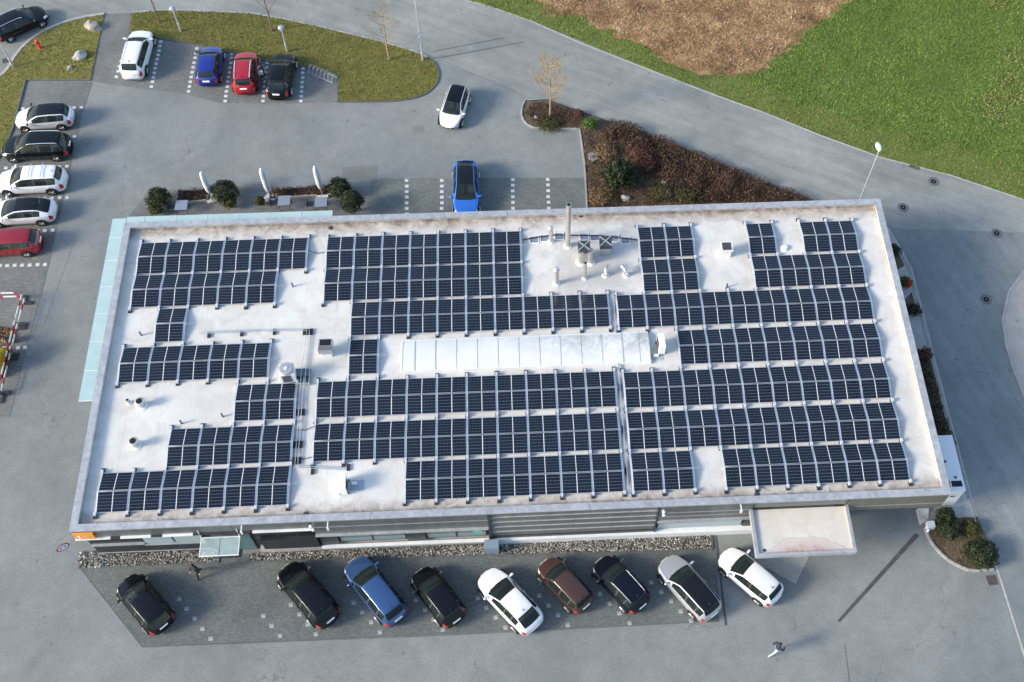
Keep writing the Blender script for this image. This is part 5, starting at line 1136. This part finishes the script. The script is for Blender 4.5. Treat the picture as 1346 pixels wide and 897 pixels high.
# site barriers, pit and machine at the west edge
def barrier(label, a, b, h=1.0):
    a, b = Vector(a), Vector(b); d = b - a; L_ = d.length; t = thing('site_barrier', label, 'barrier', (a.x, a.y, .012), atan2(d.y, d.x), 'red and white site barriers')
    for z in (h - .06, h * .5):
        n_ = max(3, round(L_ / .42))
        for k in range(n_): MB().box(L_ * k / n_, L_ * (k + 1) / n_ - .002, -.02, .02, z - .075, z + .075).build('plank_segment', 'barrier_red' if k % 3 == 1 else 'barrier_white', t)
    for x in (.06, L_ - .06):
        MB().box(x - .025, x + .025, -.05, -.022, .1, h + .06).build('post', 'galvanised', t); MB().box(x - .12, x + .12, -.36, .36, 0, .1).build('foot', 'dark_plastic', t)
barrier('site barrier closing the top of the pit at the west edge', (-11.06,18.55), (-7.65,18.53)); barrier('site barrier on the east side of the pit, upper section', (-7.51,18.35), (-7.58,16.56)); barrier('site barrier on the east side of the pit, middle section', (-7.59,16.39), (-7.63,14.25)); barrier('site barrier on the east side of the pit, lower section', (-7.64,14.08), (-7.66,11.45)); barrier('site barrier closing the bottom of the pit at the west edge', (-7.69,11.12), (-10.74,11.15))
sheet('excavation', [(-11.97,16.74), (-8.73,16.37), (-7.99,15.88), (-7.76,15.17), (-7.76,13.68), (-8.38,13.15), (-11.18,13.15)], .014, 'soil')
bm = MB()
for x, y in scatter([(-9.45,16.52), (-8.11,16.23), (-7.77,15.52), (-8.10,15.18), (-9.11,15.81)], 260):
    r = random.uniform(.08, .2); a_ = random.random() * 6; bm.add([(x + r * cos(a_ + k * 1.57), y + r * sin(a_ + k * 1.57), .012) for k in range(4)] + [(x, y, .05 + r)], [(0, 1, 4), (1, 2, 4), (2, 3, 4), (3, 0, 4)])
stuff(bm.build('spoil', 'dry_leaf'), 'brown spoil heaped beside the yellow machine', 'soil')
t = thing('mini_excavator', 'yellow mini excavator with white canopy behind the site barriers', 'excavator', (*(-8.52,13.60), .015), 1.45)
for s in (-1, 1):
    tk = autosmooth(MB().box(-.95, .95, s * .48 - .17, s * .48 + .17, .0, .42).build('track', 'tyre', t)); MB().tube([(.75, s * .48 - .19, .21), (.75, s * .48 + .19, .21)], .17, 12).build('sprocket', 'machine_yellow', tk)
MB().box(-.75, .8, -.62, .62, .45, 1.05).build('body', 'machine_yellow', t); MB().box(-.8, -.35, -.55, .55, 1.05, 1.3).build('engine_cover', 'machine_yellow', t)
for x in (-.3, .65):
    for y in (-.5, .5): MB().tube([(x, y, 1.05), (x, y, 1.55)], .03, 6).build('canopy_post', 'iron', t)
cp_ = MB().box(-.6, .72, -.60, .60, 1.55, 1.62).build('canopy', 'white_paint', t)
for y in (-.2, .2): MB().box(-.58, .70, y - .015, y + .015, 1.621, 1.635).build('canopy_rib', 'machine_yellow', cp_); MB().box(-.15, .3, -.22, .22, 1.05, 1.25).build('seat', 'dark_plastic', t)
MB().tube([(.8, .1, .7), (1.15, .1, 1.3), (1.5, -.1, 1.2)], [.1, .09, .08], 6).build('boom', 'iron', t); MB().tube([(1.5, -.1, 1.2), (1.75, -.3, .5)], [.08, .06], 6).build('dipper_arm', 'iron', t); MB().box(1.6, 1.95, -.55, -.15, .1, .5).build('bucket', 'dark_plastic', t)

# ------------------------------------------------------------ people
def person(label, xy, rz, J, mats, h=1.74, z=.012):
    """J: joint positions (forward = +Y); one continuous skin-grown body"""
    base = dict(pelvis=(0, 0, .95, .15), waist=(0, 0, 1.1, .155), chest=(0, .01, 1.32, .18), neck=(0, .01, 1.49, .058), chin=(0, .03, 1.55, .075), head=(0, .03, 1.64, .098), crown=(0, .02, 1.71, .07),
                shl=(-.19, 0, 1.42, .085), ell=(-.25, -.03, 1.15, .068), wrl=(-.27, .05, .9, .042), hal=(-.27, .09, .83, .03), shr=(.19, 0, 1.42, .085), elr=(.25, -.03, 1.15, .068), wrr=(.27, .05, .9, .042), har=(.27, .09, .83, .03),
                hil=(-.1, 0, .88, .1), knl=(-.11, .04, .5, .068), anl=(-.11, 0, .1, .045), tol=(-.12, .17, .05, .04), hir=(.1, 0, .88, .1), knr=(.11, .04, .5, .068), anr=(.11, 0, .1, .045), tor=(.12, .17, .05, .04))
    for k, v in J.items(): base[k] = (*v, base[k][3]) if len(v) == 3 else v
    E = [('pelvis', 'waist'), ('waist', 'chest'), ('chest', 'neck'), ('neck', 'chin'), ('chin', 'head'), ('head', 'crown'), ('chest', 'shl'), ('shl', 'ell'), ('ell', 'wrl'), ('wrl', 'hal'), ('chest', 'shr'), ('shr', 'elr'), ('elr', 'wrr'), ('wrr', 'har'), ('pelvis', 'hil'), ('hil', 'knl'), ('knl', 'anl'), ('anl', 'tol'), ('pelvis', 'hir'), ('hir', 'knr'), ('knr', 'anr'), ('anr', 'tor')]
    for s in 'lr':
        w_, hnd = Vector(base['wr' + s][:3]), Vector(base['ha' + s][:3]); d = (hnd - w_).normalized(); sd = d.cross(Vector((0, 0, 1))).normalized() if abs(d.z) < .9 else Vector((0, 1, 0)); up = sd.cross(d)
        for k, (off, ln) in enumerate(((-.03, .07), (-.01, .085), (.01, .08), (.03, .062))):
            p = hnd + sd * off + d * .02; q = p + d * ln * .55; r_ = q + (d * .7 + up * .6).normalized() * ln * .45
            base[f'f{k}a' + s] = (*q, .010); base[f'f{k}b' + s] = (*r_, .008); E += [('ha' + s, f'f{k}a' + s), (f'f{k}a' + s, f'f{k}b' + s)]
        q = w_.lerp(hnd, .5) + sd * -.045; base['tha' + s] = (*q, .012); base['thb' + s] = (*(q + d * .045 - sd * .012), .009); E += [('wr' + s, 'tha' + s), ('tha' + s, 'thb' + s)]
    names = list(base); ix = {k: i for i, k in enumerate(names)}
    me = bpy.data.meshes.new('person'); me.from_pydata([base[k][:3] for k in names], [(ix[a], ix[b]) for a, b in E], [])
    ob = bpy.data.objects.new('person_rig', me); COL.objects.link(ob); md = ob.modifiers.new('skin', 'SKIN')
    for i, k in enumerate(names):
        sv = me.skin_vertices[0].data[i]; sv.radius = (base[k][3], base[k][3] * (.78 if k in ('chest', 'waist', 'pelvis') else 1)); sv.use_root = (k == 'pelvis')
    ss = ob.modifiers.new('sub', 'SUBSURF'); ss.levels = ss.render_levels = 1
    bm_ = bpy.data.meshes.new_from_object(ob.evaluated_get(bpy.context.evaluated_depsgraph_get())); bpy.data.objects.remove(ob)
    bm_.materials.clear()
    for m in ('skin', mats[0], mats[1], mats[2]): bm_.materials.append(MATS[m])
    SK = [(Vector(base[k][:3]), (0 if k[0] == 'f' or k[:2] in ('ha', 'th') or k in ('head', 'chin', 'crown', 'har', 'hal') else 3 if k[:2] in ('to',) or k[:2] == 'an' and False else 2 if k[:2] in ('hi', 'kn', 'an') or k == 'pelvis' else 1)) for k in names]
    for a, b in (('shl', 'ell'), ('shr', 'elr'), ('ell', 'wrl'), ('elr', 'wrr'), ('waist', 'chest')): SK.append((Vector(base[a][:3]).lerp(Vector(base[b][:3]), .5), 1))
    for a, b in (('hil', 'knl'), ('hir', 'knr'), ('knl', 'anl'), ('knr', 'anr')):
        for f in (.35, .65): SK.append((Vector(base[a][:3]).lerp(Vector(base[b][:3]), f), 2))
    for p in bm_.polygons:
        p.use_smooth = True; p.material_index = min(SK, key=lambda q: (q[0] - p.center).length_squared)[1]
    o = bpy.data.objects.new('person', bm_); COL.objects.link(o); o.location = (*xy, z); o.rotation_euler[2] = rz; tag(o, label, 'person', 'people in the lot')
    hc = Vector(base['head'][:3]); up = (Vector(base['crown'][:3]) - Vector(base['chin'][:3])).normalized()
    bm2 = bmesh.new(); bmesh.ops.create_uvsphere(bm2, u_segments=14, v_segments=9, radius=.118)
    bmesh.ops.delete(bm2, geom=[v for v in bm2.verts if v.co.z < -.02 and v.co.y > .0 or v.co.z < -.11], context='VERTS')
    hm = bpy.data.meshes.new('hair'); bm2.to_mesh(hm); bm2.free(); hm.materials.append(MATS['hair_dark']); hm.polygons.foreach_set('use_smooth', [True] * len(hm.polygons))
    inst('hair', hm, o, Matrix.Translation(hc + up * .025) @ up.to_track_quat('Z', 'Y').to_matrix().to_4x4())
    fc = MB(); 
    for s in (-1, 1): fc.lathe([(.004, -.012), (.013, 0), (.004, .012)], tuple(hc + Vector((s * .035, .09, .0))), 6)
    fc.build('eyes', 'hair_dark', o); MB().tube([hc + Vector((0, .09, .0)), hc + Vector((0, .115, -.03)), hc + Vector((0, .095, -.035))], [.008, .014, .01], 5).build('nose', 'skin', o)
    return o
person('person in navy jacket and pale jeans striding across the front lot', (39.25,-7.24), radians(-70), dict(hil=(-.09, .02, .86), knl=(-.1, .26, .52), anl=(-.1, .34, .12), tol=(-.11, .5, .08), hir=(.09, -.02, .86), knr=(.1, -.14, .48), anr=(.1, -.5, .16), tor=(.1, -.40, .04), elr=(.27, .14, 1.16), wrr=(.2, .33, 1.08), har=(.17, .39, 1.08), ell=(-.27, -.14, 1.18), wrl=(-.26, -.12, .93), hal=(-.26, -.09, .86)), ('jacket_navy', 'jeans_pale', 'shoe_white'))
pb = person('person in black clothes walking beside the pebble strip', (6.10,-1.14), radians(150), dict(knl=(-.1, .2, .5), anl=(-.1, .22, .1), tol=(-.11, .38, .05), knr=(.1, -.08, .48), anr=(.1, -.34, .13), tor=(.1, -.22, .04), elr=(.27, .05, 1.15), wrr=(.16, .25, 1.1), har=(.12, .31, 1.1)), ('cloth_black', 'cloth_black', 'cloth_black'))
person('person in dark clothes standing between the red and black SUVs', (6.58,38.03), radians(200), dict(chest=(0, .12, 1.28), neck=(0, .2, 1.42), chin=(0, .26, 1.47), head=(0, .29, 1.55), crown=(0, .30, 1.62), shl=(-.19, .12, 1.36), shr=(.19, .12, 1.36), elr=(.24, .28, 1.15), wrr=(.16, .45, 1.05), har=(.14, .51, 1.04), ell=(-.24, .26, 1.14), wrl=(-.18, .42, 1.04), hal=(-.16, .48, 1.03)), ('cloth_grey', 'cloth_black', 'shoe_white'))
tag(autosmooth(MB().box(-.16, .16, -.1, .1, 0, .3).tube([(-.1, 0, .3), (0, 0, .42), (.1, 0, .3)], .012, 5).build('shopping_bag', 'plate_white', loc=(*(6.58,37.68), .85))), 'white bag held by the person between the SUVs', 'bag')
